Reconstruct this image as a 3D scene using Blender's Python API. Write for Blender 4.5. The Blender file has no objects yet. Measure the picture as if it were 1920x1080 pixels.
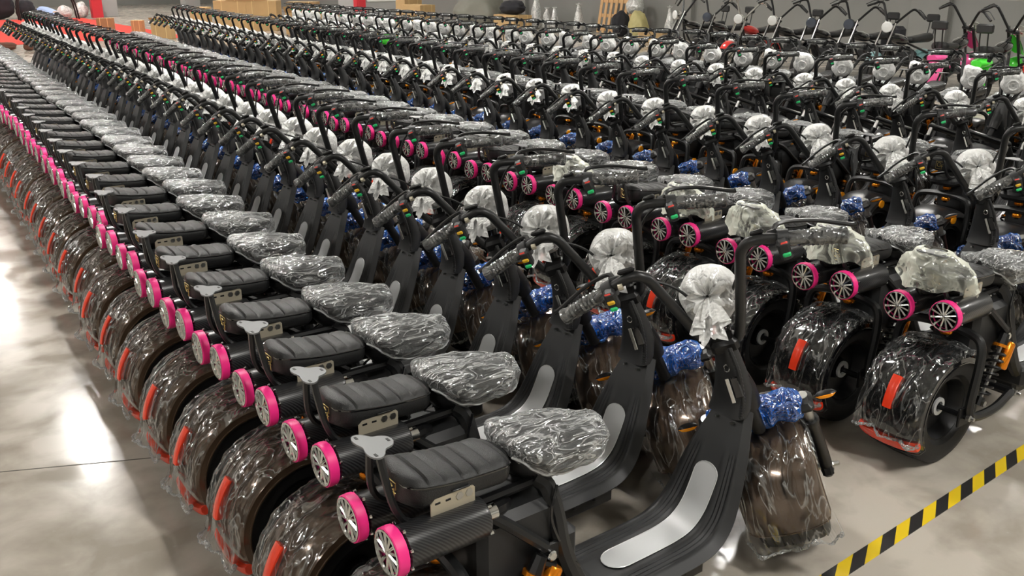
import bpy, math, random
import numpy as np
from mathutils import Matrix, Vector, noise

SC = bpy.context.scene
COL = SC.collection
random.seed(7)
R = math.radians

# ------------------------------------------------------------------ camera
CAM_POS = Vector((-0.8438, -1.5427, 1.7177))
YAW, PITCH, FOCAL = 0.93784, 0.33220, 1744.26
cd = bpy.data.cameras.new('camera')
cd.sensor_fit = 'HORIZONTAL'
cd.sensor_width = 36.0
cd.lens = 36.0 * FOCAL / 1920.0
cd.clip_start, cd.clip_end = 0.05, 200
cam = bpy.data.objects.new('camera', cd)
COL.objects.link(cam)
fwd = Vector((math.cos(PITCH) * math.cos(YAW), math.cos(PITCH) * math.sin(YAW), -math.sin(PITCH)))
rt = Vector((math.sin(YAW), -math.cos(YAW), 0))
up = rt.cross(fwd)
cam.matrix_world = Matrix(((rt.x, up.x, -fwd.x, CAM_POS.x), (rt.y, up.y, -fwd.y, CAM_POS.y), (rt.z, up.z, -fwd.z, CAM_POS.z), (0, 0, 0, 1)))
SC.camera = cam

# ------------------------------------------------------------------ world, lamps, exposure
wd = bpy.data.worlds.new('world')
SC.world = wd
wd.use_nodes = True
wd.node_tree.nodes['Background'].inputs[0].default_value = (0.9, 0.95, 1.0, 1)
wd.node_tree.nodes['Background'].inputs[1].default_value = 0.02
SC.view_settings.view_transform = 'Standard'
SC.view_settings.look = 'None'
SC.view_settings.gamma = 1.0
SC.view_settings.use_curve_mapping = False
SC.view_settings.exposure = 0.0
LAMP_POWER = 290.0          # emission strength of the ceiling tubes
LAMP_Z = 4.6
LAMPS = [(x, y) for x in (1.25, 6.6, 11.4) for y in (-3.0, 4.2, 11.4, 18.6, 25.8, 33.0, 40.2)] + [(-5.5, y) for y in (-3.4, 3.8, 11.0, 18.2, 25.4, 32.6)]  # left row: every other lamp is added fill to lighten the shadows
SC.cycles.max_bounces = 5
SC.cycles.diffuse_bounces = 3
SC.cycles.glossy_bounces = 3
SC.cycles.transparent_max_bounces = 10
SC.cycles.sample_clamp_indirect = 4.0
SC.cycles.caustics_reflective = False
SC.cycles.caustics_refractive = False


# ------------------------------------------------------------------ materials
MATS = {}


def _new(name):
    m = bpy.data.materials.new(name)
    m.use_nodes = True
    nt = m.node_tree
    b = nt.nodes.get('Principled BSDF')
    MATS[name] = m
    return m, nt, b


def mat(name, col, rough=0.5, metal=0.0, coat=0.0, bump=0.0, bscale=60.0, var=0.0, vscale=6.0, emit=0.0, spec=0.5):
    m, nt, b = _new(name)
    b.inputs['Base Color'].default_value = (*col, 1)
    b.inputs['Roughness'].default_value = rough
    b.inputs['Metallic'].default_value = metal
    b.inputs['Coat Weight'].default_value = coat
    b.inputs['Coat Roughness'].default_value = 0.05
    b.inputs['Specular IOR Level'].default_value = spec
    if emit:
        b.inputs['Emission Color'].default_value = (*col, 1)
        b.inputs['Emission Strength'].default_value = emit
    tc = nt.nodes.new('ShaderNodeTexCoord')
    if bump:
        n = nt.nodes.new('ShaderNodeTexNoise')
        n.inputs['Scale'].default_value = bscale
        n.inputs['Detail'].default_value = 3
        nt.links.new(tc.outputs['Object'], n.inputs['Vector'])
        bp = nt.nodes.new('ShaderNodeBump')
        bp.inputs['Strength'].default_value = bump
        bp.inputs['Distance'].default_value = 0.01
        nt.links.new(n.outputs['Fac'], bp.inputs['Height'])
        nt.links.new(bp.outputs['Normal'], b.inputs['Normal'])
    n = nt.nodes.new('ShaderNodeTexNoise')
    n.inputs['Scale'].default_value = vscale
    n.inputs['Detail'].default_value = 5
    nt.links.new(tc.outputs['Object'], n.inputs['Vector'])
    mr = nt.nodes.new('ShaderNodeMapRange')
    v = var if var else 0.06
    mr.inputs['To Min'].default_value = 1 - v
    mr.inputs['To Max'].default_value = 1 + v
    nt.links.new(n.outputs['Fac'], mr.inputs['Value'])
    mx = nt.nodes.new('ShaderNodeMix')
    mx.data_type = 'RGBA'
    mx.blend_type = 'MULTIPLY'
    mx.inputs['Factor'].default_value = 1
    mx.inputs['A'].default_value = (*col, 1)
    nt.links.new(mr.outputs['Result'], mx.inputs['B'])
    nt.links.new(mx.outputs['Result'], b.inputs['Base Color'])
    return m


def film(name, tint, haze_lo, haze_hi, gloss=0.5, rough=0.07, scale=26.0, bump=0.9, tr=(1, 1, 1), stretch=(1, 1, 1), bubbles=False, crease=(0.55, 0.85)):
    """thin crumpled plastic: clear where smooth, milky creases painted in as glint streaks, plus true glossy glints"""
    m, nt, b = _new(name)
    nt.nodes.remove(b)
    L = nt.links.new
    N = nt.nodes.new
    out = nt.nodes['Material Output']
    tc = N('ShaderNodeTexCoord')
    oi = N('ShaderNodeObjectInfo')
    sc = N('ShaderNodeVectorMath'); sc.operation = 'SCALE'
    cb = N('ShaderNodeCombineXYZ')
    for ax in 'XYZ':
        L(oi.outputs['Random'], cb.inputs[ax])
    L(cb.outputs[0], sc.inputs[0]); sc.inputs['Scale'].default_value = 9.0
    ad = N('ShaderNodeVectorMath'); ad.operation = 'ADD'
    L(tc.outputs['Object'], ad.inputs[0]); L(sc.outputs[0], ad.inputs[1])
    mp = N('ShaderNodeMapping')
    mp.inputs['Scale'].default_value = stretch
    L(ad.outputs[0], mp.inputs['Vector'])
    n1 = N('ShaderNodeTexNoise')
    n1.inputs['Scale'].default_value = scale; n1.inputs['Detail'].default_value = 2.0; n1.inputs['Distortion'].default_value = 1.2
    L(mp.outputs[0], n1.inputs['Vector'])
    c1 = N('ShaderNodeMath'); c1.operation = 'MULTIPLY_ADD'; L(n1.outputs['Fac'], c1.inputs[0]); c1.inputs[1].default_value = 2.0; c1.inputs[2].default_value = -1.0
    c2 = N('ShaderNodeMath'); c2.operation = 'ABSOLUTE'; L(c1.outputs[0], c2.inputs[0])
    rg = N('ShaderNodeMath'); rg.operation = 'MULTIPLY_ADD'; L(c2.outputs[0], rg.inputs[0]); rg.inputs[1].default_value = -2.0; rg.inputs[2].default_value = 1.0
    rg.use_clamp = True                      # 1 on a crease line, falling off to both sides
    bp = N('ShaderNodeBump')
    bp.inputs['Strength'].default_value = bump; bp.inputs['Distance'].default_value = 0.010
    if bubbles:
        vo = N('ShaderNodeTexVoronoi'); vo.inputs['Scale'].default_value = 95
        L(tc.outputs['Object'], vo.inputs['Vector'])
        am = N('ShaderNodeMath'); am.operation = 'MULTIPLY_ADD'
        L(vo.outputs['Distance'], am.inputs[0]); am.inputs[1].default_value = -0.8; L(rg.outputs[0], am.inputs[2])
        L(am.outputs[0], bp.inputs['Height'])
    else:
        L(rg.outputs[0], bp.inputs['Height'])
    mr = N('ShaderNodeMapRange'); mr.interpolation_type = 'SMOOTHSTEP'
    mr.inputs['From Min'].default_value = crease[0]; mr.inputs['From Max'].default_value = crease[1]
    mr.inputs['To Min'].default_value = haze_lo; mr.inputs['To Max'].default_value = haze_hi  # whiter crease lines paint glint streaks into the film
    L(rg.outputs[0], mr.inputs['Value'])
    fr = N('ShaderNodeFresnel'); fr.inputs['IOR'].default_value = 1.45
    L(bp.outputs['Normal'], fr.inputs['Normal'])
    ac = N('ShaderNodeMath'); ac.operation = 'ADD'; ac.use_clamp = True
    L(fr.outputs[0], ac.inputs[0]); L(mr.outputs[0], ac.inputs[1])
    df = N('ShaderNodeBsdfDiffuse'); df.inputs['Color'].default_value = (*tint, 1)
    L(bp.outputs['Normal'], df.inputs['Normal'])
    gl = N('ShaderNodeBsdfGlossy'); gl.inputs['Roughness'].default_value = rough
    gl.inputs['Color'].default_value = (0.95, 0.97, 0.97, 1)
    L(bp.outputs['Normal'], gl.inputs['Normal'])
    m1 = N('ShaderNodeMixShader'); m1.inputs[0].default_value = gloss
    L(df.outputs[0], m1.inputs[1]); L(gl.outputs[0], m1.inputs[2])
    tp = N('ShaderNodeBsdfTransparent'); tp.inputs['Color'].default_value = (*tr, 1)
    m2 = N('ShaderNodeMixShader')
    L(ac.outputs[0], m2.inputs[0]); L(tp.outputs[0], m2.inputs[1]); L(m1.outputs[0], m2.inputs[2])
    L(m2.outputs[0], out.inputs['Surface'])
    return m


mat('black_plastic', (0.0150, 0.0156, 0.0165), 0.47, bump=0.10, bscale=900)
mat('black_rubber_mat', (0.014, 0.0145, 0.015), 0.48)
mat('black_paint', (0.006, 0.006, 0.0065), 0.36, spec=0.35)
mat('black_satin', (0.009, 0.0095, 0.010), 0.36)
mat('black_leather', (0.0105, 0.011, 0.0115), 0.43, bump=0.22, bscale=420)
mat('tyre_rubber', (0.007, 0.007, 0.007), 0.6, bump=0.1, bscale=300)
mat('rim_black', (0.006, 0.006, 0.0065), 0.38)
mat('black_gloss', (0.006, 0.006, 0.007), 0.08, coat=1.0)
mat('black_matte', (0.018, 0.018, 0.019), 0.33)
mat('brown_gloss', (0.13, 0.085, 0.055), 0.15, metal=0.35, coat=1.0, var=0.3, vscale=3)
mat('umber_gloss', (0.05, 0.038, 0.034), 0.13, metal=0.3, coat=1.0)
mat('chrome', (0.82, 0.82, 0.80), 0.12, metal=1.0)
mat('steel', (0.55, 0.55, 0.53), 0.28, metal=1.0)
mat('grille_back', (0.03, 0.03, 0.03), 0.4)
mat('grey_plate', (0.20, 0.205, 0.21), 0.45, metal=0.3)
mat('tan_plate', (0.52, 0.47, 0.36), 0.35, metal=0.4)
mat('silver_strip', (0.60, 0.61, 0.615), 0.42, metal=0.15, bump=0.05, bscale=800)
mat('silver_rim', (0.75, 0.76, 0.76), 0.3, metal=0.4)
mat('pink', (1.0, 0.030, 0.27), 0.45)
mat('orange_anodised', (0.95, 0.30, 0.015), 0.22, metal=0.75)
mat('orange_lens', (0.90, 0.33, 0.01), 0.25)
mat('red_lens', (0.85, 0.050, 0.015), 0.22, coat=0.6)
mat('gold', (0.62, 0.47, 0.18), 0.35, metal=0.8)
mat('button_red', (0.72, 0.05, 0.03), 0.4)
mat('button_yellow', (0.85, 0.50, 0.02), 0.4)
mat('button_green', (0.02, 0.60, 0.18), 0.4)
mat('grip_black', (0.017, 0.017, 0.018), 0.5)
mat('bag_hem', (0.62, 0.64, 0.64), 0.3)
mat('white_lamp', (0.72, 0.73, 0.71), 0.3)
mat('white_tube', (0.70, 0.71, 0.70), 0.25)
film('clear_film', (0.80, 0.82, 0.82), 0.012, 0.36, gloss=0.82, rough=0.11, scale=10.5, bump=0.65, stretch=(1, 1.7, 0.5), crease=(0.86, 1.0))
film('seat_film', (0.92, 0.94, 0.94), 0.12, 0.62, gloss=0.55, rough=0.13, scale=36, bump=0.7, stretch=(0.25, 1.0, 0.9), crease=(0.80, 1.0))
film('grip_film', (0.70, 0.72, 0.72), 0.06, 0.26, gloss=0.75, rough=0.14, scale=24, bump=0.25)
film('bubble_wrap', (0.92, 0.92, 0.90), 0.36, 0.82, gloss=0.16, rough=0.22, scale=12, bump=0.35, bubbles=True, crease=(0.3, 1.0))
film('blue_film', (0.004, 0.10, 0.46), 0.06, 0.45, gloss=0.34, rough=0.10, scale=24, bump=0.8, tr=(0.25, 0.5, 0.95))
film('cream_film', (0.84, 0.86, 0.74), 0.08, 0.42, gloss=0.25, rough=0.2, scale=11, bump=0.5, crease=(0.3, 1.0))
film('milky_bag', (0.78, 0.79, 0.76), 0.55, 0.90, gloss=0.25, rough=0.2, scale=9, bump=0.6)


def carbon():
    m, nt, b = _new('carbon_fibre')
    b.inputs['Roughness'].default_value = 0.30
    b.inputs['Coat Weight'].default_value = 0.3
    tc = nt.nodes.new('ShaderNodeTexCoord')
    w = nt.nodes.new('ShaderNodeTexWave')
    w.wave_type = 'BANDS'; w.bands_direction = 'DIAGONAL'
    w.inputs['Scale'].default_value = 62
    nt.links.new(tc.outputs['Object'], w.inputs['Vector'])
    cr = nt.nodes.new('ShaderNodeValToRGB')
    cr.color_ramp.elements[0].position = 0.40; cr.color_ramp.elements[0].color = (0.006, 0.006, 0.007, 1)
    cr.color_ramp.elements[1].position = 0.60; cr.color_ramp.elements[1].color = (0.035, 0.036, 0.038, 1)
    nt.links.new(w.outputs['Fac'], cr.inputs['Fac'])
    nt.links.new(cr.outputs['Color'], b.inputs['Base Color'])


carbon()


# ------------------------------------------------------------------ mesh builder
def smooth_path(pts, n=6):
    pts = [Vector(p) for p in pts]
    if len(pts) < 3:
        return pts
    out = []
    P = [pts[0] * 2 - pts[1]] + pts + [pts[-1] * 2 - pts[-2]]
    for i in range(1, len(P) - 2):
        p0, p1, p2, p3 = P[i - 1], P[i], P[i + 1], P[i + 2]
        for k in range(n):
            t = k / n
            out.append(0.5 * ((2 * p1) + (p2 - p0) * t + (2 * p0 - 5 * p1 + 4 * p2 - p3) * t * t + (3 * p1 - 3 * p2 + p3 - p0) * t ** 3))
    out.append(pts[-1])
    return out


class MB:
    def __init__(s):
        s.v, s.f, s.m, s.mats = [], [], [], []

    def mi(s, name):
        if name not in s.mats:
            s.mats.append(name)
        return s.mats.index(name)

    def add(s, verts, faces, mname):
        o = len(s.v)
        s.v += [tuple(v) for v in verts]
        s.f += [tuple(i + o for i in f) for f in faces]
        k = s.mi(mname)
        s.m += [k] * len(faces)
        return s

    def merge(s, other):
        o = len(s.v)
        s.v += other.v
        s.f += [tuple(i + o for i in f) for f in other.f]
        mp = [s.mi(n) for n in other.mats]
        s.m += [mp[k] for k in other.m]
        return s

    def xf(s, M, start=0):
        for i in range(start, len(s.v)):
            s.v[i] = tuple(M @ Vector(s.v[i]))
        return s

    def rings(s, rings, mname, closed=True, caps=(True, True)):
        n = len(rings[0])
        vs = [p for r in rings for p in r]
        fs = []
        for i in range(len(rings) - 1):
            a, b = i * n, (i + 1) * n
            for k in range(n if closed else n - 1):
                k2 = (k + 1) % n
                fs.append((a + k, a + k2, b + k2, b + k))
        if closed and caps[0]:
            fs.append(tuple(range(n - 1, -1, -1)))
        if closed and caps[1]:
            o = (len(rings) - 1) * n
            fs.append(tuple(range(o, o + n)))
        return s.add(vs, fs, mname)

    def tube(s, pts, r, mname, seg=8, n=5, caps=True):
        P = smooth_path(pts, n) if n > 1 else [Vector(p) for p in pts]
        rr = r if isinstance(r, (list, tuple)) else None
        up_ = None
        rings = []
        for i, p in enumerate(P):
            t = (P[min(i + 1, len(P) - 1)] - P[max(i - 1, 0)])
            t = t.normalized() if t.length > 1e-9 else Vector((0, 0, 1))
            if up_ is None:
                a = Vector((0, 0, 1)) if abs(t.z) < 0.9 else Vector((1, 0, 0))
                u = t.cross(a).normalized()
            else:
                u = (up_ - t * up_.dot(t)).normalized()
            up_ = u
            w = t.cross(u)
            if rr:
                q = i / max(1, len(P) - 1) * (len(rr) - 1)
                k = min(int(q), len(rr) - 2)
                rad = rr[k] + (rr[k + 1] - rr[k]) * (q - k)
            else:
                rad = r
            rings.append([p + (u * math.cos(2 * math.pi * j / seg) + w * math.sin(2 * math.pi * j / seg)) * rad for j in range(seg)])
        return s.rings(rings, mname, caps=(caps, caps))

    def lathe(s, prof, c, mname, axis='y', seg=24, closed_prof=False, cap=True):
        """prof: (radius, along-axis)"""
        c = Vector(c)
        rings = []
        for r, t in prof:
            ring = []
            for j in range(seg):
                a = 2 * math.pi * j / seg
                ca, sa = math.cos(a) * r, math.sin(a) * r
                if axis == 'y':
                    ring.append(c + Vector((ca, t, sa)))
                elif axis == 'x':
                    ring.append(c + Vector((t, ca, sa)))
                else:
                    ring.append(c + Vector((ca, sa, t)))
            rings.append(ring)
        if closed_prof:
            rings.append(rings[0])
            return s.rings(rings, mname, caps=(False, False))
        return s.rings(rings, mname, caps=(cap and prof[0][0] > 1e-5, cap and prof[-1][0] > 1e-5))

    def box(s, c, size, mname, r=0.004, M=None):
        """chamfered box"""
        o = len(s.v)
        x, y, z = size[0] / 2, size[1] / 2, size[2] / 2
        r = min(r, x * .7, y * .7, z * .7)
        def ring(zz, ins):
            a, b = x - ins, y - ins
            q = r if ins == 0 else r * .4
            return [(a - q, -b, zz), (a, -b + q, zz), (a, b - q, zz), (a - q, b, zz), (-a + q, b, zz), (-a, b - q, zz), (-a, -b + q, zz), (-a + q, -b, zz)]
        s.rings([ring(-z, r), ring(-z + r, 0), ring(z - r, 0), ring(z, r)], mname)
        T = Matrix.Translation(Vector(c))
        if M is not None:
            T = T @ M.to_4x4()
        return s.xf(T, o)

    def grid(s, fn, nu, nv, mname, wrap_v=False):
        vs = [fn(i / (nu - 1), j / (nv if wrap_v else nv - 1)) for i in range(nu) for j in range(nv)]
        fs = []
        for i in range(nu - 1):
            for j in range(nv if wrap_v else nv - 1):
                j2 = (j + 1) % nv
                fs.append((i * nv + j, i * nv + j2, (i + 1) * nv + j2, (i + 1) * nv + j))
        return s.add(vs, fs, mname)

    def prism(s, poly, z0, z1, mname, M=None):
        o = len(s.v)
        n = len(poly)
        s.rings([[(x, y, z0) for x, y in poly], [(x, y, z1) for x, y in poly]], mname)
        if M is not None:
            s.xf(M, o)
        return s

    def mesh(s, name, angle=38):
        me = bpy.data.meshes.new(name)
        me.from_pydata(s.v, [], s.f)
        for n in s.mats:
            me.materials.append(MATS[n])
        me.polygons.foreach_set('material_index', s.m)
        me.polygons.foreach_set('use_smooth', [True] * len(s.f))
        me.update()
        try:
            me.set_sharp_from_angle(angle=R(angle))
        except Exception:
            pass
        return me


def obj(name, me, parent=None):
    o = bpy.data.objects.new(name, me)
    COL.objects.link(o)
    if parent is not None:
        o.parent = parent
    return o


def tag(o, label=None, cat=None, group=None, kind=None):
    if label: o['label'] = label
    if cat: o['category'] = cat
    if group: o['group'] = group
    if kind: o['kind'] = kind
    return o


def empty(name, loc, rz=0.0):
    o = bpy.data.objects.new(name, None)
    o.empty_display_size = 0.1
    COL.objects.link(o)
    o.location = loc
    o.rotation_euler = (0, 0, rz)
    return o


def nz(p, sc, seed=0.0):
    return noise.noise(Vector((p[0] * sc + seed, p[1] * sc + seed * 1.7, p[2] * sc - seed)))


def ridge(p, sc, seed=0.0):
    return (1 - abs(nz(p, sc, seed)) * 2.2)


# ------------------------------------------------------------------ setting: floor, walls, ceiling, columns, lamps
def floor_mat():
    m, nt, b = _new('concrete_floor')
    L = nt.links.new
    tc = nt.nodes.new('ShaderNodeTexCoord')
    def ns(scale, det, dist=0.0):
        n = nt.nodes.new('ShaderNodeTexNoise')
        n.inputs['Scale'].default_value = scale; n.inputs['Detail'].default_value = det; n.inputs['Distortion'].default_value = dist
        L(tc.outputs['Object'], n.inputs['Vector'])
        return n
    a, c, d = ns(0.9, 4, 0.3), ns(4.0, 8, 0.3), ns(38, 6)
    cr = nt.nodes.new('ShaderNodeValToRGB')
    e = cr.color_ramp.elements
    e[0].position, e[0].color = 0.43, (0.335, 0.298, 0.250, 1)
    e[1].position, e[1].color = 0.57, (0.520, 0.475, 0.410, 1)
    mx = nt.nodes.new('ShaderNodeMath'); mx.operation = 'MULTIPLY_ADD'
    L(c.outputs['Fac'], mx.inputs[0]); mx.inputs[1].default_value = 0.55
    m3 = nt.nodes.new('ShaderNodeMath'); m3.operation = 'MULTIPLY'; L(a.outputs['Fac'], m3.inputs[0]); m3.inputs[1].default_value = 0.45
    L(m3.outputs[0], mx.inputs[2])
    L(mx.outputs[0], cr.inputs['Fac'])
    sp = nt.nodes.new('ShaderNodeMapRange')
    sp.inputs['From Min'].default_value = 0.66; sp.inputs['From Max'].default_value = 0.74
    sp.inputs['To Min'].default_value = 0.0; sp.inputs['To Max'].default_value = 0.16
    L(d.outputs['Fac'], sp.inputs['Value'])
    m4 = nt.nodes.new('ShaderNodeMix'); m4.data_type = 'RGBA'
    L(sp.outputs[0], m4.inputs['Factor']); L(cr.outputs['Color'], m4.inputs['A']); m4.inputs['B'].default_value = (0.55, 0.52, 0.47, 1)
    L(m4.outputs['Result'], b.inputs['Base Color'])
    rg = nt.nodes.new('ShaderNodeMapRange')
    rg.inputs['From Min'].default_value = 0.28; rg.inputs['From Max'].default_value = 0.72
    rg.inputs['To Min'].default_value = 0.08; rg.inputs['To Max'].default_value = 0.26
    L(c.outputs['Fac'], rg.inputs['Value'])
    L(rg.outputs[0], b.inputs['Roughness'])
    b.inputs['Specular IOR Level'].default_value = 0.17
    bp = nt.nodes.new('ShaderNodeBump'); bp.inputs['Strength'].default_value = 0.02; bp.inputs['Distance'].default_value = 0.01
    L(c.outputs['Fac'], bp.inputs['Height']); L(bp.outputs[0], b.inputs['Normal'])


floor_mat()
mat('joint_dark', (0.10, 0.09, 0.075), 0.7)
mat('wall_grey', (0.25, 0.25, 0.235), 0.6, var=0.16, vscale=0.7)
mat('wall_white', (0.78, 0.78, 0.75), 0.7)
mat('ceiling_white', (0.62, 0.63, 0.62), 0.8)
mat('column_grey', (0.34, 0.34, 0.33), 0.6, var=0.12, vscale=1.5)
mat('red_paint', (0.58, 0.022, 0.035), 0.45)
mat('carpet_red', (0.66, 0.045, 0.028), 0.9, bump=0.3, bscale=300)
mat('cardboard', (0.50, 0.335, 0.155), 0.75, var=0.12, vscale=3)
mat('cardboard_dark', (0.33, 0.215, 0.10), 0.8, var=0.12, vscale=3)
mat('box_tape', (0.72, 0.55, 0.26), 0.3)
mat('pine_wood', (0.68, 0.42, 0.20), 0.65, var=0.2, vscale=9)
mat('housing_white', (0.8, 0.8, 0.8), 0.4)
mat('window_dark', (0.06, 0.07, 0.09), 0.15)
mat('dark_fabric', (0.02, 0.02, 0.025), 0.85)
mat('shirt_blue', (0.40, 0.54, 0.82), 0.8)
mat('skin', (0.48, 0.30, 0.21), 0.55)
mat('trousers', (0.03, 0.032, 0.045), 0.85)
mat('brown_sack', (0.12, 0.05, 0.03), 0.85)
mat('olive_tarp', (0.20, 0.20, 0.165), 0.6, bump=0.4, bscale=4)
mat('straw_sack', (0.55, 0.49, 0.22), 0.6, bump=0.5, bscale=25)
mat('pink_gloss', (0.85, 0.10, 0.33), 0.2, coat=0.8)
mat('green_gloss', (0.09, 0.78, 0.06), 0.2, coat=0.8)
mat('red_gloss', (0.62, 0.035, 0.03), 0.2, coat=0.8)
mat('teal_gloss', (0.16, 0.30, 0.30), 0.3, coat=0.5)
m_, nt_, b_ = _new('lamp_emit')
b_.inputs['Base Color'].default_value = (1, 1, 1, 1)
b_.inputs['Emission Color'].default_value = (1.0, 0.975, 0.925, 1)
b_.inputs['Emission Strength'].default_value = LAMP_POWER

X0, X1, Y0, Y1, HZ = -12.0, 17.2, -9.0, 47.0, 5.2


def slab(name, c, size, mname, kind='structure', parent=None, r=0.002):
    o = obj(name, MB().box(c, size, mname, r).mesh(name), parent)
    if kind and parent is None:
        tag(o, kind=kind)
    return o


fl = slab('floor', ((X0 + X1) / 2, (Y0 + Y1) / 2, -0.1), (X1 - X0, Y1 - Y0, 0.2), 'concrete_floor')
fj = slab('floor_joint', (0, 0, 0), (7.0, 0.005, 0.001), 'joint_dark', None, fl, 0.0002)
fj.location = (-2.4, 2.767, 0.0005)
fj.rotation_euler = (0, 0, -0.4347)
slab('ceiling', ((X0 + X1) / 2, (Y0 + Y1) / 2, HZ + 0.1), (X1 - X0, Y1 - Y0, 0.2), 'ceiling_white')
BAND = 1.14


def wall(name, c, size):
    lo = MB().box((c[0], c[1], BAND / 2), (size[0], size[1], BAND), 'wall_grey', 0.002)
    lo.box((c[0], c[1], (BAND + HZ) / 2), (size[0], size[1], HZ - BAND), 'wall_white', 0.002)
    return tag(obj(name, lo.mesh(name)), kind='structure')


wall('wall_right', (X1 + 0.1, (Y0 + Y1) / 2, 0), (0.2, Y1 - Y0, 0))
wall('wall_left', (X0 - 0.1, (Y0 + Y1) / 2, 0), (0.2, Y1 - Y0, 0))
wall('wall_far', ((X0 + X1) / 2, Y1 + 0.1, 0), (X1 - X0, 0.2, 0))
wall('wall_near', ((X0 + X1) / 2, Y0 - 0.1, 0), (X1 - X0, 0.2, 0))
# shallow pilasters on the grey wall
for i, (y, w) in enumerate(((15.7, 0.75), (9.0, 0.8), (22.6, 0.8))):
    mb = MB().box((X1 - 0.06, y, BAND / 2), (0.14, w, BAND), 'wall_grey', 0.006)
    mb.box((X1 - 0.06, y, (BAND + HZ) / 2), (0.14, w, HZ - BAND), 'wall_white', 0.006)
    tag(obj('trim_%d' % (i + 1), mb.mesh('pilaster')), kind='structure')
# window above the painted band, right end
wn = tag(obj('window_1', MB().box((X1 - 0.01, 6.4, 1.95), (0.05, 2.0, 1.6), 'housing_white', 0.01).mesh('window')), kind='structure')
for k in range(3):
    obj('pane', MB().box((X1 - 0.045, 5.76 + k * 0.64, 1.95), (0.03, 0.58, 1.5), 'window_dark', 0.004).mesh('pane'), wn)


def column(name, x, y, w, stripe=False):
    mb = MB().box((x, y, BAND / 2), (w, w, BAND), 'column_grey', 0.012)
    mb.box((x, y, (BAND + HZ) / 2), (w, w, HZ - BAND), 'wall_white' if not stripe else 'column_grey', 0.012)
    return tag(obj(name, mb.mesh('column')), kind='structure')


column('trim_4', 8.2, 35.75, 0.58)
column('trim_5', 12.2, 38.7, 0.62)
column('trim_6', 9.45, 18.0, 0.95, True)
column('trim_7', -4.5, 35.75, 0.58)
o = obj('corner_guard', MB().box((8.965, 17.60, 1.0), (0.03, 0.16, 2.0), 'red_paint', 0.006).box((9.06, 17.512, 1.0), (0.20, 0.03, 2.0), 'red_paint', 0.006).mesh('corner_guard'))
tag(o, 'red painted corner guard on the grey column behind the scooters', 'corner guard')
o = obj('notice_board', MB().box((9.55, 17.505, 1.68), (0.72, 0.03, 1.36), 'wall_white', 0.004).mesh('notice_board'))
tag(o, 'blank white board fixed high on the grey column', 'board')

LMESH = (MB().box((0, 0, 0.05), (0.22, 1.26, 0.06), 'housing_white', 0.01).mesh('lamp_housing'),
         MB().box((0, 0, 0.012), (0.15, 1.20, 0.018), 'lamp_emit', 0.003).mesh('lamp_tube'),
         MB().tube([(0, -0.45, 0.07), (0, -0.45, 0.60)], 0.006, 'housing_white', 6, 1).tube([(0, 0.45, 0.07), (0, 0.45, 0.60)], 0.006, 'housing_white', 6, 1).mesh('lamp_rods'))
for (x, y) in LAMPS:
    r_ = empty('ceiling_lamp', (x, y, LAMP_Z))
    tag(r_, 'white tube lamp hanging under the hall ceiling, some left-row ones added as fill', 'lamp', 'tube lamps under the ceiling')
    obj('housing', LMESH[0], r_)
    obj('tube', LMESH[1], r_)
    obj('hanger', LMESH[2], r_)

# ------------------------------------------------------------------ the scooter
PM = Vector((0.854, 0.0, 0.975))                 # steering axis at grip height
AN = Vector((-0.5, 0.0, 0.8660254))              # steering axis, leaning back
AF = Vector((0.8660254, 0.0, 0.5))               # forward, square to the axis
AL = Vector((0, 1, 0))
AXZ, TR, TW = 0.213, 0.212, 0.105                 # axle height, tyre radius, half tyre width
FR = 0.229                                       # fender radius
HW = 0.119                                       # fender half width


def S(a, h, f=0.0):
    return PM + AL * a + AN * h + AF * f


WH, WF = -0.900, 0.055
FC = S(0, WH, WF)                                # front wheel centre


def steer_matrix(phi):
    return Matrix.Translation(PM) @ Matrix.Rotation(phi, 4, AN) @ Matrix.Translation(-PM)


def sect(t, hw, R0, drop):
    """fender cross-section, t in -pi/2..pi/2"""
    c = max(0.0, math.cos(t))
    return hw * math.sin(t) * (1.0 if abs(math.sin(t)) < .99 else 1.0), (R0 - drop) + drop * c ** 0.55


def fender(mb, c, th0, th1, mname, hw=HW, R0=FR, drop=0.040, nu=26, nv=15):
    def fn(u, v):
        th = R(th0 + (th1 - th0) * u)
        y, r = sect((v - 0.5) * math.pi, hw, R0, drop)
        return (c[0] + r * math.cos(th), c[1] + y, c[2] + r * math.sin(th))
    def fi(u, v):
        th = R(th0 + (th1 - th0) * u)
        y, r = sect((v - 0.5) * math.pi, hw - 0.004, R0 - 0.004, drop)
        return (c[0] + r * math.cos(th), c[1] + y, c[2] + r * math.sin(th))
    mb.grid(fn, nu, nv, mname)
    mb.grid(lambda u, v: fi(u, 1 - v), nu, nv, mname)
    # rolled rim
    edge = [fn(i / 20, 0) for i in range(21)] + [fn(1, j / 10) for j in range(1, 11)] + [fn(1 - i / 20, 1) for i in range(1, 21)] + [fn(0, 1 - j / 10) for j in range(1, 11)]
    mb.tube(edge, 0.003, mname, 5, 1)


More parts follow.
